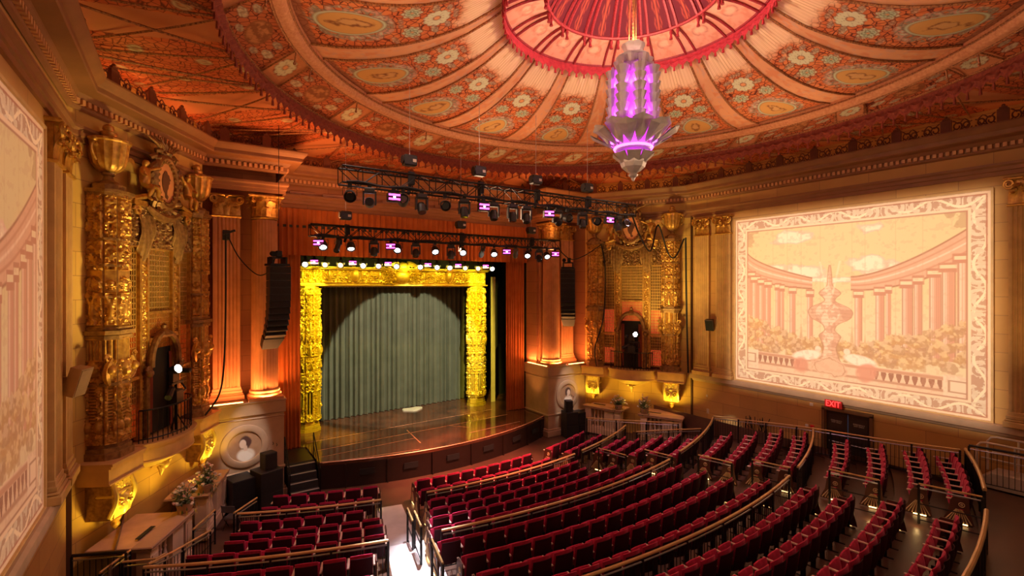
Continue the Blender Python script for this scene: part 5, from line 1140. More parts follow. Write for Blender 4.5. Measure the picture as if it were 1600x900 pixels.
truss('rear_truss', 17.1, -5.5, 5.08, 9.14, .38, .34, 'lower black lighting truss hanging before the rust valance', .42)
def motor(x, y, z, top, nm, grp):
    t = thing('chain_hoist', nm, 'hoist', (x, y, z), 0, grp)
    mb = MB(); mb.box(0, 0, .20, .36, .22, .30, ch=.03); mb.cyl((-.22, 0, .36), (-.14, 0, .36), .11, 12); mb.obj('motor_body', PLAST, t)
    mb = MB(); mb.tube([(0, -.02, .05), (.02, 0, -.3), (-.03, 0, -.55), (.05, .05, -.2)], .05, 6); mb.box(.05, 0, -.32, .14, .16, .36, ch=.02); mb.obj('chain_bag', BLACK, t)
    mb = MB(); mb.cyl((0, 0, .45), (0, 0, top - z), .008, 5); mb.obj('chain', mat('zinc_chain', (0.5, 0.46, 0.42), .4, .6), t)
    mb = MB(); mb.box(.10, -.115, .30, .10, .01, .08); mb.obj('white_plate', PAINTW, t)
for i, x in enumerate((-3.83, -1.63, .48, 2.72)): motor(x, 12.6, 10.55, (12.95, 12.97, 13.0, 13.0)[i], '%s chain hoist from the steps end holding the upper truss' % ORD[i+1], 'hoists on the upper truss')
for i, x in enumerate((-4.33, .14, 3.59)): motor(x, 17.1, 9.55, 12.75, '%s chain hoist from the steps end holding the lower truss' % ORD[i+1], 'hoists on the lower truss')
def fx_par(t, lit, tilt):
    M = Matrix.Translation((0, 0, -.26)) @ Matrix.Rotation(tilt, 4, 'X')
    mb = MB(); mb.lathe([(.06, -.14), (.12, -.12), (.15, .02), (.155, .12), (.14, .13)], 16, M=M @ Matrix.Rotation(PI/2, 4, 'X')); mb.obj('housing', PLAST, t, smooth=True)
    mb = MB(); mb.lathe([(0, .10), (.105, .10)], 16, M=M @ Matrix.Rotation(PI/2, 4, 'X')); mb.obj('lens', lit or LENSD, t)
def fixture(x, y, z, kind, label, group, face=1, lit=None, tilt=.5, yaw=0.0):
    """kind: par, mover, spot, led. hangs from z."""
    t = thing({'par': 'par_light', 'mover': 'moving_head_light', 'spot': 'profile_spot_light', 'led': 'led_strobe_panel'}[kind], label, 'stage light', (x, y, z), yaw, group)
    mb = MB(); mb.box(0, 0, -.06, .10, .06, .12); mb.cyl((0, 0, .02), (0, 0, .12), .035, 8)
    if kind == 'led':
        mb.box(0, 0, -.08, .30, .04, .03); mb.obj('clamp', DARKM, t)
        mb = MB(); mb.box(0, 0, -.32, .34, .16, .24, ch=.02); mb.obj('housing', PLAST, t)
        for dz in (-.27, -.16): mb = MB(); mb.box(0, -.085, dz, .30, .012, .045); mb.obj('led_bar', MAG, t)
        mb = MB(); mb.box(0, -.09, -.215, .05, .012, .04); mb.obj('led_core', LENS, t); return t
    mb.obj('clamp', DARKM, t)
    if kind == 'par':
        mb = MB(); mb.tube([(-.17, 0, -.26), (-.17, 0, -.08), (.17, 0, -.08), (.17, 0, -.26)], .012, 5); mb.obj('yoke', DARKM, t); fx_par(t, lit, tilt)
    elif kind == 'mover':
        mb = MB(); mb.box(0, 0, -.14, .26, .20, .12, ch=.02); mb.obj('base', PLAST, t)
        mb = MB()
        for s in (-1, 1): mb.box(s*.15, 0, -.46, .045, .12, .36, ch=.015)
        mb.box(0, 0, -.16, .34, .12, .05)
        mb.obj('yoke', PLAST, t); M = Matrix.Translation((0, 0, -.40)) @ Matrix.Rotation(tilt, 4, 'X')
        mb = MB(); mb.lathe([(.0, -.15), (.09, -.14), (.125, -.06), (.12, .08), (.115, .15), (.10, .16)], 14, M=M); mb.obj('head', PLAST, t, smooth=True)
        mb = MB(); mb.lathe([(0, .0), (.095, .0)], 14, M=M @ Matrix.Translation((0, 0, -.152))); 
        mb = MB(); mb.lathe([(0, .155), (.10, .155)], 14, M=M); mb.obj('lens', lit or LENSD, t)
    else:
        M = Matrix.Translation((0, 0, -.24)) @ Matrix.Rotation(tilt, 4, 'X') @ Matrix.Rotation(PI/2, 4, 'X')
        mb = MB(); mb.tube([(-.12, 0, -.22), (-.12, 0, -.06), (.12, 0, -.06), (.12, 0, -.22)], .012, 5); mb.obj('yoke', DARKM, t)
        mb = MB(); mb.lathe([(0, -.26), (.10, -.25), (.12, -.10), (.085, -.02), (.085, .20), (.10, .21), (.10, .28)], 12, M=M); mb.obj('barrel', PLAST, t, smooth=True)
        mb = MB(); mb.lathe([(0, .27), (.085, .27)], 12, M=M); mb.obj('lens', lit or LENSD, t)
    return t
G1 = 'stage lights on the upper truss'; G2 = 'stage lights on the lower truss'; G3 = 'stage lights above the golden frame'
T1 = [(-5.5, 'par', None, .5), (-5.0, 'mover', None, 1.5), (-4.36, 'led', None, 0), (-4.1, 'par', LENSD, -.4), (-3.57, 'mover', None, 2.7), (-2.87, 'par', None, .3), (-2.25, 'mover', None, 3.0), (-1.61, 'led', None, 0), (-1.25, 'mover', None, 2.9), (-.57, 'mover', None, 3.1), (-.05, 'mover', None, 2.8), (.84, 'led', None, 0), (1.2, 'mover', None, 2.2), (1.62, 'par', None, .2), (2.3, 'mover', None, 2.9), (2.94, 'par', None, .3), (3.55, 'led', None, 0), (4.0, 'mover', None, 2.9), (4.4, 'par', None, -.3)]
T2 = [(-5.23, 'led', None, 0), (-5.1, 'par', LENS, .9), (-4.61, 'spot', None, .9), (-4.18, 'par', LENS, 1.1), (-3.37, 'mover', None, 3.0), (-2.75, 'led', None, 0), (-2.5, 'par', LENS, .8), (-1.8, 'mover', None, 2.6), (-1.02, 'par', LENS, .8), (-.34, 'mover', None, 2.9), (.17, 'par', LENS, .7), (1.05, 'spot', None, -.7), (1.62, 'par', LENS, .8), (2.23, 'led', None, 0), (2.7, 'spot', None, -.5), (3.32, 'par', LENS, .8), (3.94, 'mover', None, 2.4), (4.37, 'par', LENS, .8), (4.84, 'led', None, 0)]
T3 = [(-4.61, LENS), (-4.24, 'L'), (-3.79, LENSO), (-3.13, LENSO), (-2.59, 'L'), (-2.12, LENS), (-1.4, 'P'), (-.94, 'L'), (-.53, LENS), (.68, LENS), (1.09, 'L'), (1.58, LENS), (2.29, LENS), (2.77, 'L'), (3.18, LENSO), (3.95, LENSO), (4.42, 'L'), (4.82, LENS)]
PKL = mat('pink_lens', (.9, .5, .7), .3, emit=(1, .35, .6), estr=6)
KN = {'par': 'round par light', 'mover': 'black moving head', 'spot': 'slim profile spot', 'led': 'magenta led strobe panel'}
for i, (x, k, l, ti) in enumerate(T1): fixture(x, 12.39, 10.0, k, '%s lamp from the steps end on the upper truss, a %s' % (ORD[i+1], KN[k]), G1, lit=l, tilt=ti, yaw=random.uniform(-.4, .1))
for i, (x, k, l, ti) in enumerate(T2): fixture(x, 17.0, 9.10, k, '%s lamp from the steps end on the lower truss, a %s' % (ORD[i+1], KN[k] + (', lit' if l else '')), G2, lit=l, tilt=ti, yaw=random.uniform(-.6, -.1))
mb = MB(); mb.cyl((-5.2, 22.4, 8.80), (5.3, 22.4, 8.80), .03, 8); tag(mb.obj('lighting_pipe', DARKM), 'black lighting pipe just above the golden proscenium frame', 'pipe')
for i, (x, l) in enumerate(T3):
    kd = 'led' if l == 'L' else 'par'; fixture(x, 22.35, 8.72 if kd == 'led' else 8.70, kd, '%s lamp from the steps end above the golden frame, %s' % (ORD[i+1], 'magenta led panel' if kd == 'led' else ('amber glow' if l is LENSO else 'pink glow' if l == 'P' else 'white glow')), G3, lit=(None if kd == 'led' else PKL if l == 'P' else l), tilt=.35, yaw=-.35)
# ------------------------------------------------------------------ line arrays, speakers, subwoofers
GRI = mat('speaker_grille', (0.02, 0.018, 0.018), .5, .4, bump=.8, bscale=260)
def line_array(x, y, ztop, n, label, yaw, side):
    t = thing('line_array', label, 'speakers', (x, y, ztop), yaw, 'hanging line arrays'); z = 0; yy = 0; a = 0
    mb = MB(); mb.box(0, 0, .02, .62, .5, .07); mb.box(-.22, 0, .09, .05, .4, .22); mb.box(.22, 0, .09, .05, .4, .22); mb.box(0, 0, .26, .5, .08, .06); mb.ball(-.18, -.05, .42, .08, 8); mb.cyl((-.18, -.05, .42), (-.18, -.2, .40), .09, 10); mb.box(.05, 0, .31, .16, .14, .22, ch=.02); mb.cyl((.05, 0, .5), (.05, 0, 12.9 - ztop), .01, 5); mb.obj('rigging_frame', DARKM, t)
    for k in range(n):
        a = .0 + .012*k*k*.55; h = .235; M = Matrix.Translation((0, yy, z)) @ Matrix.Rotation(-a, 4, 'X')
        mb = MB(); P8 = [(-.34, -.26), (.34, -.26), (.26, .24), (-.26, .24)]; mb.prism(P8, -h + .012, 0, M=M); b_ = mb.obj('speaker_cabinet', PLAST, t)
        mb = MB(); mb.box(0, -.268, -h + .03, .64, .016, h - .05, M=M); mb.obj('front_grille', GRI, b_)
        z -= h*math.cos(a); yy += h*math.sin(a)
    return t
line_array(-6.38, 17.75, 8.12, 12, 'black hanging line array speaker in front of the column by the steps', .25, -1)
line_array(6.25, 17.75, 8.30, 12, 'black curved line array speaker hanging toward the exit wall side', -.75, 1)
def sub(x, y, z, w, d, h, yaw, label, nb=2, grp=None):
    t = thing('subwoofer', label, 'speaker', (x, y, z), yaw, grp); mb = MB(); mb.box(0, 0, 0, w, d, h, ch=.015); mb.obj('cabinet', PLAST, t)
    for k in range(nb):
        hh = h/nb; mb = MB(); mb.box(0, -d/2 - .006, k*hh + .03, w - .06, .02, hh - .06); mb.obj('front_grille', GRI, t)
    mb = MB()
    for k in range(4):
        mb.tube([(w/2 + .002, -.12 + .24*(k % 2), .2 + .25*(k//2)*2), (w/2 + .03, -.12 + .24*(k % 2), .24 + .25*(k//2)*2), (w/2 + .002, -.12 + .24*(k % 2), .30 + .25*(k//2)*2)], .012, 5)
    mb.obj('handle', DARKM, t); return t
sub(6.92, 18.42, 0, .62, .66, 1.28, -.25, 'tall black subwoofer beneath the small black speaker, exit wall side', 2); sub(7.58, 18.5, 0, .46, .6, 1.16, -.1, 'black subwoofer between the small-speaker stack and the balustrade, exit wall side', 2)
sub(6.82, 18.38, 1.28, .36, .34, .56, -.45, 'small black speaker on top of the subwoofer, exit wall side', 1)
sub(-6.66, 18.05, 0, .74, .74, 1.38, .35, 'tall black subwoofer beneath the small black speaker by the steps', 2); sub(-7.42, 18.2, 0, .74, .74, 1.22, .3, 'lower black subwoofer beside the folding chair', 2)
sub(-6.60, 18.05, 1.38, .40, .36, .54, .35, 'small black speaker on top of the subwoofer by the steps', 1)
def wall_speaker(x, y, z, yaw, label, mt, sc=1.0):
    t = thing('wall_speaker', label, 'speaker', (x, y, z), yaw); M = Matrix.Rotation(.28, 4, 'X'); mb = MB(); mb.prism([(-.20*sc, 0), (-.24*sc, -.26*sc), (.24*sc, -.26*sc), (.20*sc, 0)][::-1], -.34*sc, .34*sc, M=M); mb.obj('cabinet', mt, t)
    mb = MB(); mb.box(0, -.265*sc, -.31*sc, .44*sc, .015, .62*sc, M=M); mb.obj('grille', mat('tan_grille', (0.36, 0.22, 0.12), .7, bump=.5, bscale=200) if sc > .8 else GRI, t); mb = MB(); mb.box(0, .08, -.06, .10, .22, .12); mb.obj('wall_bracket', mt, t); return t
wall_speaker(-10.86, 13.28, 5.55, PI/2 - .35, 'slanted pale speaker box mounted between pilasters on the near wall', mat('tan_enclosure', (0.42, 0.25, 0.12), .6), .85)
wall_speaker(10.88, 13.26, 5.75, -PI/2 + .2, 'small dark speaker mounted between pilasters on the exit wall', mat('brown_enclosure', (0.06, 0.03, 0.02), .6), .75)
# lamps standing in the two balconies
for s, lab in ((1, 'beside the exit wall'), (-1, 'above the steps side boxes')):
    B = Matrix.Translation((s*10.4, 15.0, 0)) @ Matrix.Rotation(BAYROT[s], 4, 'Z'); m = s
    p = B @ Vector((m*1.75 if s > 0 else m*2.15, .28, 3.40)); t = thing('follow_spot', 'lit moving light standing in the balcony of the organ bay ' + lab, 'stage light', tuple(p), BAYROT[s], 'lights in the organ bay balconies')
    mb = MB(); mb.cyl((0, 0, .0), (0, 0, 1.35), .035, 8)
    for k in range(3): a = 2*PI*k/3; mb.cyl((0, 0, .5), (.24*math.cos(a), .24*math.sin(a), .0), .016, 5)
    mb.obj('stand', DARKM, t); mb = MB(); mb.box(0, 0, 1.30, .55, .10, .06); mb.box(.1, .05, .75, .34, .24, .42, ch=.04); mb.tube([(-.25, 0, 1.3), (-.3, .1, 1.1), (.0, .12, 1.0), (.3, .05, 1.25)], .025, 5); mb.cyl((.2, 0, 1.2), (.55, .1, 1.02), .09, 10); mb.box(.1, 0, 1.36, .30, .12, .35, ch=.03); mb.obj('spare_heads', PLAST, t)
    c_ = Vector((-.12*m, .05, 1.72)); d_ = (Vector((-3.5, 11, 4)) if s > 0 else Vector((-4.0, 8, 5))) - (B @ (c_ + Vector((0, 0, 0)))); d_ = (Matrix.Rotation(-BAYROT[s], 4, 'Z') @ d_).normalized(); M = Matrix.Translation(c_) @ d_.to_track_quat('Z', 'Y').to_matrix().to_4x4()
    mb = MB(); mb.lathe([(0, -.22), (.11, -.2), (.13, 0), (.13, .10), (.115, .11)], 16, M=M); mb.obj('head', PLAST, t, smooth=True); mb = MB(); mb.lathe([(0, .095), (.115, .095)], 16, M=M); mb.obj('lens', mat('follow_lens', (1, 1, 1), .3, emit=(1, .95, .9), estr=45), t)
    mb = MB(); mb.lathe([(0, -.2), (.07, -.18), (.08, .10), (0, .1)], 12, M=Matrix.Translation((.35*m, .02, 1.62)) @ Matrix.Rotation(PI/2, 4, 'X')); mb.obj('second_head', PLAST, t, smooth=True)
# hanging cables beside the bays and columns
def cable(pts, r, label, name='hanging_cable'):
    mb = MB(); V_ = [Vector(p) for p in pts]; out = []
    for i in range(len(V_) - 1):
        for k in range(6):
            q = k/6; p0 = V_[max(i-1, 0)]; p1 = V_[i]; p2 = V_[i+1]; p3 = V_[min(i+2, len(V_)-1)]
            out.append(.5*((2*p1) + (-p0 + p2)*q + (2*p0 - 5*p1 + 4*p2 - p3)*q*q + (-p0 + 3*p1 - 3*p2 + p3)*q*q*q))
    out.append(V_[-1]); mb.tube(out, r, 6); return tag(mb.obj(name, BLACK, smooth='full'), label, 'cable')
cable([(-7.80, 18.75, 9.25), (-7.80, 18.7, 7.0), (-7.85, 18.6, 5.0), (-8.0, 18.3, 4.0), (-8.4, 17.9, 3.45)], .030, 'thick black cable hanging down the front of the orange pilaster by the steps')
cable([(-7.72, 18.72, 9.1), (-7.4, 18.6, 8.4), (-6.9, 18.3, 7.85), (-6.55, 18.05, 8.0), (-6.42, 17.98, 8.40)], .020, 'thin black cable swagged from pilaster to line array by the steps')
mb = MB(); mb.box(0, 0, 0, .22, .12, .34, ch=.02); mb.cyl((-.10, -.05, .2), (.26, -.05, .34), .04, 8); o = mb.obj('junction_box', PLAST, loc=(-7.78, 18.80, 9.0)); tag(o, 'small black cable box high on the orange pilaster by the steps', 'box')
cable([(10.55, 14.35, 9.75), (10.60, 14.35, 7.0), (10.60, 14.3, 5.0), (10.6, 14.25, 3.42)], .045, 'black cable bundle hanging at the corner of the exit wall and organ bay')
cable([(8.62, 17.95, 9.6), (8.55, 17.6, 8.4), (8.45, 17.6, 6.0), (8.15, 17.9, 4.4), (8.25, 17.9, 3.45)], .035, 'black cable bundle hanging between the column and the organ bay, exit wall side')
cable([(4.95, 12.6, 10.2), (6.2, 13.3, 9.5), (7.8, 14.1, 9.0), (8.9, 14.6, 10.25), (9.6, 14.6, 9.0), (10.0, 14.5, 8.85), (10.5, 14.4, 9.7)], .035, 'black cable swagged from the upper truss to the exit wall corner')
cable([(5.08, 17.1, 9.2), (6.2, 17.5, 8.75), (7.4, 17.8, 9.0), (8.6, 17.9, 9.6)], .022, 'black cable swagged from the lower truss toward the organ bay, exit wall side')
# ------------------------------------------------------------------ railings
def railing(label, pts, h=.95, bal=True, closed_low=True, name='guard_railing', wood=True, mid=True, grp='guard railings between the seating tiers', hr=.034):
    """pts: floor points (x,y,z) along the railing"""
    t = thing(name, label, 'railing', tuple(pts[0]), 0, grp); o0 = Vector(pts[0]); V_ = [Vector(p) - o0 for p in pts]
    up = Vector((0, 0, h)); mb = MB(); mb.tube([p + up for p in V_], hr, 8); mb.obj('handrail', BRASSW if wood else RAILM, t, smooth=True)
    mb = MB(); mb.tube([p + Vector((0, 0, h - .10)) for p in V_], .018, 6); mb.obj('mid_rail', mat('steel_rail', (0.30, 0.29, 0.32), .3, .8) if mid else RAILM, t)
    L = [0]
    for a, b in zip(V_[:-1], V_[1:]): L.append(L[-1] + (b - a).length)
    def at(s):
        i = min(len(L) - 2, max(0, int(np.searchsorted(L, s) - 1))); q = (s - L[i])/max(1e-6, L[i+1] - L[i]); return V_[i].lerp(V_[i+1], q)
    n = max(1, round(L[-1]/1.25))
    for k in range(n + 1):
        p = at(L[-1]*k/n); mb = MB(); mb.box(p.x, p.y, p.z - .02, .045, .045, h); mb.obj('post', RAILM, t)
    mb = MB(); mb.tube([p + Vector((0, 0, .10)) for p in V_], .015, 5)
    if bal:
        m_ = int(L[-1]/.115)
        for k in range(m_ + 1): p = at(L[-1]*k/max(1, m_)); mb.box(p.x, p.y, p.z + .10, .014, .014, h - .20)
    else: mb.tube([p + Vector((0, 0, h*.5)) for p in V_], .015, 5)
    mb.obj('baluster_panel', RAILM, t); return t
def arcpts(R, a0, a1, n=None, z=None, dz=.0):
    n = n or max(3, int(abs(a1 - a0)/1.2)); out = []
    for a in np.linspace(a0, a1, n):
        x, y, _ = pol(R, math.radians(a)); out.append((x, y, (FS(R + .12) if z is None else z) + dz))
    return out
railing('curved brass-capped railing behind the two front rows, middle block', arcpts(16.90, -9.6, 10.9), 1.0)
railing('curved railing behind the two front rows, block toward the exit wall', arcpts(16.86, 12.6, 26.7), 1.0)
railing('straight-looking railing behind the two front rows, block by the steps', arcpts(16.90, -27.2, -14.2), 1.0)
railing('second curved railing from the stage, middle block', arcpts(20.5, -11.2, 12.0), .95)
railing('second curved railing from the stage, block toward the exit wall', arcpts(20.45, 14.6, 29.3), .97)
railing('second railing from the stage, block by the steps', arcpts(20.5, -28.0, -14.6), .95)
railing('third curved railing from the stage, middle block', arcpts(24.05, -10.0, 11.8), .96)
railing('third curved railing from the stage, block toward the exit wall', arcpts(24.05, 14.0, 25.6), .95)
railing('curved railing behind the rearmost middle block row', arcpts(27.95, 2.0, 11.4), .95, hr=.045)
railing('curved railing behind the rearmost row nearest the exit wall', arcpts(27.95, 14.4, 22.0), .95, hr=.045)
sr = [(XL, y, FS(math.hypot(XL, YC - y)) + .0) for y in np.linspace(12.7, 4.55, 14)]
sr = [(x, y, F(math.hypot(x, YC - y)) + .02) for x, y, z in sr]
railing('long straight railing beside the exit wall aisle', sr, .98, grp='aisle railings by the exit wall', wood=True, hr=.022)
railing('dark railing guarding the white-railed ramp at the exit wall', [(XL, y, F(math.hypot(XL, YC - y)) + .04) for y in np.linspace(4.35, 1.6, 5)], 1.12, wood=False, grp='aisle railings by the exit wall')
railing('straight railing across the front of the box fronts, exit wall side', [(6.85, 17.1, .25), (7.7, 16.03, .27), (8.55, 14.97, .3), (9.4, 13.9, .33)], 1.0, grp='box front railings', hr=.024)
railing('railing closing the row ends below the box fronts, exit wall side', [(7.2, 14.35, .28), (8.0, 13.95, .3), (8.8, 13.5, .32), (9.7, 12.95, .34)], .93, grp='box front railings', hr=.024)
# stair rails by the steps side boxes
railing('slanted stair railing between the boxes and the seats by the steps', [(-9.56, 12.45, .78), (-9.15, 13.1, .62), (-8.40, 14.35, .36)], .97, grp='box front railings', hr=.026)
railing('short sloped brass railing at the stair beside the boxes by the steps', [(-8.75, 15.1, .2), (-8.22, 16.2, .15)], .95, bal=False, grp='box front railings', hr=.024)
railing('sloped railing running to the front railing corner by the steps', [(-7.80, 15.5, .2), (-7.12, 16.5, .1)], .97, grp='box front railings', hr=.026)
railing('lowest brass stair railing beside the near counter', [(-10.38, 13.0, .6), (-9.95, 13.85, .55)], .98, grp='box front railings', hr=.024)
railing('short brass railing joining the near counter stair railings', [(-10.05, 13.4, .55), (-9.46, 13.15, .55), (-9.30, 13.4, .5)], .96, bal=False, grp='box front railings', hr=.024)
railing('dark wooden-capped fence at the wall foot below the near console', [(-10.95, 13.95, .72), (-10.0, 13.5, .72)], .95, wood=False, grp='box front railings')
# short radial rails at the aisles
for i, (r0, r1) in enumerate(((17.4, 18.55), (19.3, 20.3), (21.2, 22.25), (22.85, 23.85), (24.85, 25.95), (26.75, 27.9))):
    p = [(*pol(r, math.radians(13.75))[:2], FS((r0 + r1)/2)) for r in (r0, (r0+r1)/2, r1)]
    railing('%s short aisle guard rail from the stage, exit wall block' % ORD[i+1], p, 1.0, bal=False, grp='short aisle guard rails', hr=.022)
for i, (r0, r1) in enumerate(((17.9, 18.7), (18.95, 19.8), (21.0, 22.0))):
    p = [(*pol(r, math.radians(-12.15))[:2], FS((r0 + r1)/2)) for r in (r0, (r0+r1)/2, r1)]
    railing('%s short aisle guard rail from the stage beside the white-lit aisle' % ORD[i+1], p, .95, bal=False, grp='short aisle guard rails', hr=.024)
# ------------------------------------------------------------------ theatre seats
def seat_meshes():
    """prototype chair facing +Y, origin on the floor under the back"""
    def padded(w, h, t, z0, bend, lean, y0, top=0.05, nu=9, nv=6):
        P = []
        for sgn in (1, -1):
            G = np.zeros((nu, nv, 3))
            for i in range(nu):
                u = -1 + 2*i/(nu-1)
                for j in range(nv):
                    v = j/(nv-1); edge = (1 - abs(u)**6)*(1 - abs(2*v - 1)**8); zz = z0 + h*v + (top*(1 - u*u)*(v**3)); y = y0 + bend*u*u - lean*v + sgn*t/2*max(.25, edge)
                    G[i, j] = (w/2*u*(1 - .04*v), y, zz)
            P.append(G)
        mb = MB()
        for G in P: mb.grid(G)
        a, b = P; ring = [(i, 0) for i in range(nu)] + [(nu-1, j) for j in range(1, nv)] + [(i, nv-1) for i in range(nu-2, -1, -1)] + [(0, j) for j in range(nv-2, 0, -1)]
        N = nu*nv
        for q in range(len(ring)):
            i0, j0 = ring[q]; i1, j1 = ring[(q+1) % len(ring)]; mb.f.append((i0*nv+j0, i1*nv+j1, N + i1*nv+j1, N + i0*nv+j0))
        return mb
    d = {}
    d['backrest'] = padded(.465, .50, .085, .36, .045, .07, .06, .03)
    d['back_shell'] = padded(.45, .50, .05, .33, .045, .068, -.012, .015, 7, 4)
    d['seat_cushion'] = padded(.46, .31, .11, .36, -.02, -.05, .33, .0, 7, 5)
    mb = MB(); mb.box(.268, .23, .60, .05, .42, .035, ch=.01); d['armrest'] = mb
    mb = MB(); mb.box(.262, .10, 0, .03, .30, .02); mb.box(.262, .12, .02, .028, .10, .58); mb.box(.262, .12, .36, .03, .22, .12); d['leg'] = mb
    return d
SM = seat_meshes(); SMAT = {'backrest': VELV, 'back_shell': VELV_SHADED, 'seat_cushion': VELV, 'armrest': ARMW, 'leg': RAILM}
proto = thing('theatre_seat', 'x x x x', 'seat', (0, 0, 0), 0, 'crimson theatre seats')
for k_ in ('backrest', 'seat_cushion', 'armrest', 'leg'): SM[k_].obj(k_, SMAT[k_], proto, smooth=(k_ in ('backrest', 'seat_cushion')))
bk = [c for c in proto.children if c.name.startswith('backrest')][0]; SM['back_shell'].obj('back_shell', VELV_SHADED, bk, smooth=True)
# extra parts for row ends
EPAN = mat('painted_end_panel', (0.10, 0.03, 0.02), .5, .2); EINL = mat('gilt_rays', (0.72, 0.50, 0.28), .45, .4); STEPL = mat('step_light', (1, .7, .3), .5, emit=(1.0, .62, .22), estr=7)
mbA = MB(); mbA.box(-.268, .23, .60, .05, .42, .035, ch=.01); arm2 = mbA.obj('armrest', ARMW); COL.objects.unlink(arm2)
mbL = MB(); mbL.box(-.262, .10, 0, .03, .30, .02); mbL.box(-.262, .12, .02, .028, .10, .58); leg2 = mbL.obj('leg', RAILM); COL.objects.unlink(leg2)
def endpanel(sx):
    mb = MB(); x = sx*.29; pf = [(-.08, .04), (.52, .04), (.40, .32), (.36, .60), (.30, .70), (.02, .70), (.0, .40)]
    mb.add([(x, y, z) for y, z in pf] + [(x + sx*.03, y, z) for y, z in pf], [tuple(range(7)), tuple(range(7, 14))] + [(i, (i+1) % 7, 7 + (i+1) % 7, 7 + i) for i in range(7)])
    a = mb.obj('end_panel', EPAN); COL.objects.unlink(a); mb = MB()
    for k in range(8):
        t = -1 + 2*k/7; mb.tube([(x + sx*.036, .20 + .05*t, .40), (x + sx*.036, .22 + .25*t, .07)], [.008, .017], 4)
    mb.tube([(x + sx*.036, .15 + .055*math.cos(q), .52 + .055*math.sin(q)) for q in np.linspace(0, 2*PI, 12)], .009, 4); mb.tube([(x + sx*.036, .15 + .02*math.cos(q), .52 + .02*math.sin(q)) for q in np.linspace(0, 2*PI, 8)], .009, 4)
    b = mb.obj('ray_inlay', EINL); COL.objects.unlink(b)
    mb = MB(); mb.add([(x + sx*.036, .15 - .05, .42), (x + sx*.036, .15 + .05, .42), (x + sx*.036, .15, .36)], [(0, 1, 2)]); c = mb.obj('crimson_wedge', VELV); COL.objects.unlink(c)
    mb = MB(); mb.box(x + sx*.025, .17, .03, .02, .26, .025); e = mb.obj('step_light', STEPL); COL.objects.unlink(e); return a, b, c, e
EP = {1: endpanel(1), -1: endpanel(-1)}
cyaw = math.radians(34)
def inframe(p):
    x, y, z = p[0] + 8.95, p[1], p[2] - 7.45; d = x*math.sin(cyaw) + y*math.cos(cyaw)
    if d < 1: return False
    px = 800 + 760*(x*math.cos(cyaw) - y*math.sin(cyaw))/d; py = 448 - 760*z/d
    return -25 < px < 1625 and py < 915
PIT = .5375
ROWS = []   # (block, row index, R, theta0 deg, number)
cR = [15.3, 16.12, 17.42, 18.02, 18.90, 19.85, 21.0, 21.78, 22.68, 23.60, 24.72, 25.55, 26.5, 27.5]
c0 = [-9.45, -9.7, -9.8, -10.1, -10.8, -11.4, -11.7, -10.8, -10.7, -10.5, -10.5, -10.4, -10.2, -10]
c1 = [7.9, 8.5, 9.0, 9.5, 10.5, 11.7, 12.1, 12.2, 11.4, 11.3, 11.4, 11.6, 11.8, 11.8]
for i, (R, a, b) in enumerate(zip(cR, c0, c1)):
    st_ = math.degrees(PIT/R); n = max(1, round((b - a)/st_)); ROWS.append(('middle block', i+1, R, a, n))
lR = [15.3, 16.12, 17.42, 18.04, 18.80, 19.72, 21.0, 21.8]
l0 = [-26.0, -26.2, -26.4, -26.4, -25.85, -27.0, -27.2, -27.0]; ln = [6, 6, 6, 7, 7, 8, 8, 8]
for i, (R, a, n) in enumerate(zip(lR, l0, ln)): ROWS.append(('steps side block', i+1, R, a, n))
rR = [15.3, 16.12, 17.38, 17.92, 18.75, 19.50, 20.15, 21.35, 22.2, 23.02, 23.80, 25.05, 25.98, 26.92, 27.70]
r0 = [13.1, 13.7, 14.8, 15.4, 15.2, 15.3, 16.0, 15.6, 15.0, 14.9, 15.4, 15.2, 15.1, 15.0, 15.0]; r1 = [23.8, 23.4, 21.8, 22.2, 23.4, 23.6, 23.4, 24.2, 25.3, 25.8, 25.3, 23.7, 23.5, 23.2, 22.5]
for i, (R, a, b) in enumerate(zip(rR, r0, r1)):
    st_ = math.degrees(PIT/R); ROWS.append(('exit wall block', i+1, R, a, max(1, round((b - a)/st_))))
first = True; NSEAT = 0; PK = kids(proto)
for blk, ri, R, a0, n in ROWS:
    st_ = PIT/R; z = FS(R)
    for k in range(n):
        th = math.radians(a0) + (k + .5)*st_; x, y, _ = pol(R, th)
        if not inframe((x, y, z + 1.0)): continue
        NSEAT += 1
        j = k + 1; j2 = n - k
        if blk == 'middle block': ref, num = (('white-lit aisle', j) if j <= j2 else ('far aisle', j2))
        elif blk == 'steps side block': ref, num = (('white-lit aisle', j2) if j2 <= j else ('box railing end', j))
        else: ref, num = (('aisle', j) if j <= j2 else ('wall end', j2))
        lab_ = '%s red seat from the %s, %s row from the stage, %s' % (ORD[num], ref, ORD[ri], blk)
        if first: s_ = proto; s_.location = (x, y, z); s_.rotation_euler = (0, 0, th); s_['label'] = lab_; first = False
        else: s_ = dup(proto, (x, y, z), th, lab_, PK)
        if k == 0:
            for e in (arm2, leg2): c = e.copy(); COL.objects.link(c); c.parent = s_
        ends = []
        if blk == 'exit wall block' and k == 0: ends = [-1]
        if blk == 'middle block' and k == n - 1: ends = [1]
        if blk == 'middle block' and k == 0: ends = [-1]
        if blk == 'steps side block' and k == n-1: ends = [1]
        for sx in ends:
            a_, b_, c_, e_ = EP[sx]; p = a_.copy(); COL.objects.link(p); p.parent = s_
            for q in (b_, c_, e_): w_ = q.copy(); COL.objects.link(w_); w_.parent = p
print('SEATS', NSEAT)
for R in (18.75, 21.35, 22.2, 23.0, 25.05, 25.98, 26.92):   # step lights washing the aisle
    x, y, z = pol(R - .2, math.radians(13.2)); lamp('step_light_glow', 'POINT', (x, y, FS(R) + .12), 1.3, (1.0, .62, .22), size=.05)
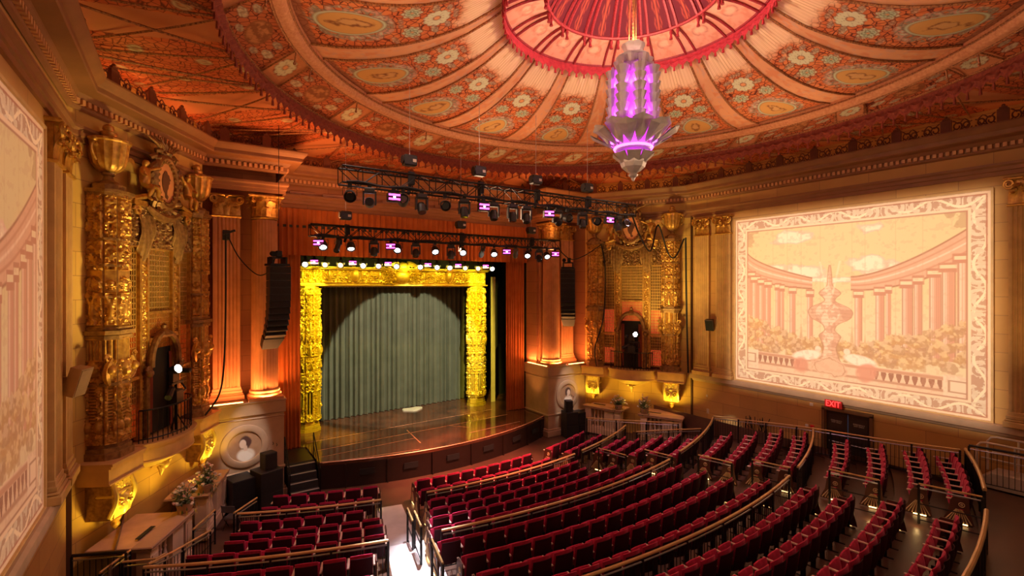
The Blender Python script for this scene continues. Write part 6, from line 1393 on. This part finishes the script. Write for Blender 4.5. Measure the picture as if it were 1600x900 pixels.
# ------------------------------------------------------------------ exit door, sign, wall plates, ramp rails, folding chair
dr = bpy.data.objects.new('door_1', None); COL.objects.link(dr); dr['kind'] = 'structure'; dr.location = (HX, (DY0 + DY1)/2, DZ0)
DKB = mat('dark_brown_door', (0.035, 0.022, 0.018), .45); W2 = (DY1 - DY0)/2
for s in (-1, 1):
    mb = MB(); mb.box(.10, s*W2/2, 0, .05, W2 - .02, 2.09, ch=.005); lf_ = mb.obj('door_leaf', DKB, dr)
    mb = MB(); mb.box(.068, s*W2/2, .15, .02, W2 - .18, .80, ch=.01); mb.box(.068, s*W2/2, 1.08, .02, W2 - .18, .85, ch=.01); mb.obj('panel', DKB, lf_)
    mb = MB(); mb.cyl((.03, s*.06, .95), (.03, s*(W2 - .1), .95), .02, 6); mb.obj('push_bar', mat('bar_steel', (.3, .28, .26), .4, .7), lf_)
mb = MB(); mb.box(.13, 0, 0, .01, .012, 2.0); mb.obj('door_gap', mat('door_gap_daylight', (.3, .4, .6), .5, emit=(.35, .5, .9), estr=.8), dr)
mb = MB(); mb.box(-.02, -W2 - .05, 0, .12, .10, 2.15); mb.box(-.02, W2 + .05, 0, .12, .10, 2.15); mb.box(-.02, 0, 2.1, .12, 2*W2 + .2, .12); mb.obj('door_frame', mat('door_frame_brown', (0.16, 0.08, 0.03), .6), dr)
def text(name, s, size, loc, rot, mt, parent=None, ext=.004, align='CENTER', width=1.0):
    c = bpy.data.curves.new(name, 'FONT'); c.body = s; c.size = size; c.extrude = ext; c.align_x = align; c.align_y = 'CENTER'; c.space_line = .95
    c.materials.append(mt); t_ = bpy.data.objects.new(name, c); COL.objects.link(t_); bpy.context.view_layer.update(); me = bpy.data.meshes.new_from_object(t_.evaluated_get(bpy.context.evaluated_depsgraph_get())); bpy.data.objects.remove(t_); me.name = name
    o = bpy.data.objects.new(name, me); put(o, parent); o.location = loc; o.rotation_euler = rot; o.scale = (width, 1, 1); return o
TROT = (PI/2, 0, -PI/2); LETT = mat('door_letter_white', (.6, .55, .45), .6)
for s in (-1, 1): text('door_lettering', 'EMERGENCY\nEXIT ONLY', .065, (.045, s*W2/2, 1.70), TROT, LETT, dr, .002)
ex = thing('exit_sign', 'red illuminated exit sign above the double door', 'sign', (HX - .24, 8.22, 3.0))
mb = MB(); mb.box(-.02, 0, 0, .06, .56, .27, ch=.01); mb.box(.1, 0, .1, .22, .08, .1); mb.obj('housing', mat('exit_face', (0.25, 0.01, 0.01), .5, emit=(1.0, .01, .01), estr=.12), ex)
text('lettering', 'EXIT', .30, (-.055, 0, .135), TROT, mat('exit_red', (1, .1, .1), .5, emit=(1.0, .02, .02), estr=4), ex, .003, width=.80)
lamp('exit_sign_glow', 'POINT', (HX - .45, 8.28, 3.1), 1.2, (1, .05, .03), size=.1)
for nm, lab_, y, z, w, h, c in (('thermostat', 'small pale wall plate above and beside the door, higher one', 9.08, 2.86, .12, .12, (.7, .62, .5)), ('wall_switch', 'pale wall switch beside the red fire alarm', 9.25, 1.98, .10, .14, (.75, .68, .58)), ('wall_plate', 'tiny pale plate on the exit wall under the first pilaster', 13.60, 2.36, .07, .10, (.6, .5, .4)), ('wall_socket_plate', 'pale plate low on the exit wall beside the railing top', 13.55, 1.60, .12, .22, (.6, .46, .3))):
    t = thing(nm, lab_, 'wall plate', (HX - .012, y, z)); mb = MB(); mb.box(0, 0, 0, .025, w, h, ch=.006); mb.obj('plate', mat(nm + '_paint', c, .5), t); mb = MB(); mb.box(-.018, 0, h*.38, .012, w*.25, h*.26); mb.obj('toggle', PAINTW, t)
t = thing('fire_alarm', 'red fire alarm pull station beside the double door', 'fire alarm', (HX - .02, 9.05, 1.96)); mb = MB(); mb.box(0, 0, 0, .05, .13, .17, ch=.01); mb.obj('body', mat('alarm_red', (.7, .02, .02), .4), t); mb = MB(); mb.box(-.03, 0, .05, .02, .08, .03); mb.obj('pull_bar', PAINTW, t)
# ramp with white pipe rails
rp_ = thing('ramp_handrails', 'white painted pipe handrails over a pale ramp beside the exit wall', 'handrails', (0, 0, 0))
for x, dz, y0 in ((10.95, .0, 4.1), (10.55, -.12, 4.25)):
    mb = MB(); mb.tube([(x, y0, 2.0), (x, y0, 2.85 + dz), (x, y0 - .08, 2.97 + dz), (x, y0 - .2, 3.0 + dz), (x, 1.5, 3.0 + dz)], .030, 7); mb.tube([(x, y0 - .1, 2.55 + dz), (x, 1.5, 2.55 + dz)], .022, 6)
    for y in (3.45, 2.6): mb.cyl((x, y, 1.8), (x, y, 3.0 + dz), .026, 7)
    mb.obj('pipe_rail', PAINTW, rp_, smooth=True)
mb = MB(); mb.add([(10.3, 4.3, 1.66), (10.3, 1.4, 1.66), (11.08, 1.4, 1.66), (11.08, 4.3, 1.66), (10.3, 4.3, 1.72), (10.3, 3.9, 2.08), (10.3, 1.4, 2.08), (11.08, 4.3, 1.72), (11.08, 3.9, 2.08), (11.08, 1.4, 2.08)], [(0, 1, 6, 5, 4), (4, 5, 8, 7), (5, 6, 9, 8), (2, 3, 7, 8, 9), (1, 2, 9, 6)]); mb.obj('ramp_slab', mat('pale_ramp', (0.58, 0.46, 0.36), .7), rp_)
# folding chair and music stands
fc = thing('folding_chair', 'dark folding chair standing beside the balustrade and subwoofers, steps side', 'chair', (-7.72, 17.0, .02), -.6)
mb = MB(); mb.box(0, 0, .43, .42, .40, .035, ch=.01); mb.obj('seat', mat('grey_pad', (.08, .075, .08), .6), fc); mb = MB(); mb.box(0, -.22, .66, .42, .03, .20, ch=.01); mb.obj('backrest', mat('grey_pad', (.08, .075, .08), .6), fc)
for s in (-1, 1):
    mb = MB(); mb.tube([(s*.22, .22, 0), (s*.22, -.12, .45), (s*.21, -.24, .88)], .012, 6); mb.obj('leg', DARKM, fc); mb = MB(); mb.tube([(s*.20, -.24, 0), (s*.20, .14, .44)], .012, 6); mb.obj('leg', DARKM, fc)
pp = thing('paper_notice', 'small printed notice lying on the near counter top', 'paper', (-9.45, 14.85, 1.476), -1.0); mb = MB(); mb.box(0, 0, 0, .20, .13, .002); mb.obj('sheet', mat('paper_red', (.35, .12, .08), .8), pp); mb = MB(); mb.box(0, 0, .002, .15, .08, .001); mb.obj('inner_print', mat('paper_pale', (.6, .42, .3), .8), pp)
# equipment carts and clutter behind the side rail
ct = thing('equipment_cart', 'cluttered cart with stacked stands behind the exit wall railing', 'cart', (10.62, 11.1, .62)); mb = MB(); mb.box(0, 0, .15, .5, .9, .04); mb.box(0, 0, .75, .5, .9, .04)
for sx in (-1, 1):
    for sy in (-1, 1): mb.cyl((sx*.23, sy*.42, .04), (sx*.23, sy*.42, 1.0), .018, 5); mb.ball(sx*.23, sy*.42, .05, .05, 8)
mb.obj('cart_frame', DARKM, ct); mb = MB(); rg = random.Random(3)
for k in range(16):
    y = -.4 + .8*rg.random(); x = -.18 + .36*rg.random(); mb.cyl((x, y, .8), (x + rg.uniform(-.15, .15), y + rg.uniform(-.2, .2), 1.15 + .35*rg.random()), .015, 5)
mb.obj('stacked_stands', DARKM, ct)
mb = MB()
for k in range(6): mb.ball(-.15 + .3*rg.random(), -.35 + .7*rg.random(), .86 + .08*rg.random(), .07, 7)
mb.obj('brown_bundles', mat('bundle_brown', (.3, .12, .05), .7), ct)
wb = thing('white_case', 'bright white case standing by the far end of the exit wall railing', 'case', (10.68, 12.6, .35)); mb = MB(); mb.box(0, 0, 0, .5, .55, .55, ch=.02); mb.obj('body', mat('case_white', (.75, .76, .78), .5), wb); mb = MB(); mb.box(-.26, 0, .2, .02, .5, .02); mb.obj('latch_strip', DARKM, wb)
lamp('case_spot', 'SPOT', (10.5, 12.2, 2.6), 60, (.9, .95, 1.0), aim=(10.6, 12.5, .6), size=.05, spot=70, blend=.6)  # spot aimed at the white case, no fixture modelled
bg = thing('black_bag', 'heaped black cloth bag on the floor beyond the last box front', 'bag', (10.35, 14.0, .05)); mb = MB(); mb.ball(0, 0, .22, .36, 10, sy=.8, sz=.62); mb.ball(.25, .15, .2, .28, 9, sz=.7); mb.obj('body', BLACK, bg, smooth=True); mb = MB(); mb.tube([(-.2, 0, .42), (-.1, .1, .60), (.15, .1, .58), (.2, 0, .38)], .02, 5); mb.obj('strap', DARKM, bg)
for i, (x, y, z, lb) in enumerate(((-8.28, 18.72, 2.95, 'beside the pedestal by the steps'), (8.28, 18.72, 2.95, 'beside the pedestal, exit wall side'))):
    cm = thing('security_camera', 'small dome camera on the ledge ' + lb, 'camera', (x, y, z), 0, 'dome cameras'); mb = MB(); mb.cyl((0, 0, 0), (0, 0, .05), .07, 12); mb.obj('mount', PAINTW, cm); mb = MB(); mb.ball(0, 0, -.02, .055, 10); mb.obj('dome', LENSD, cm, smooth=True)
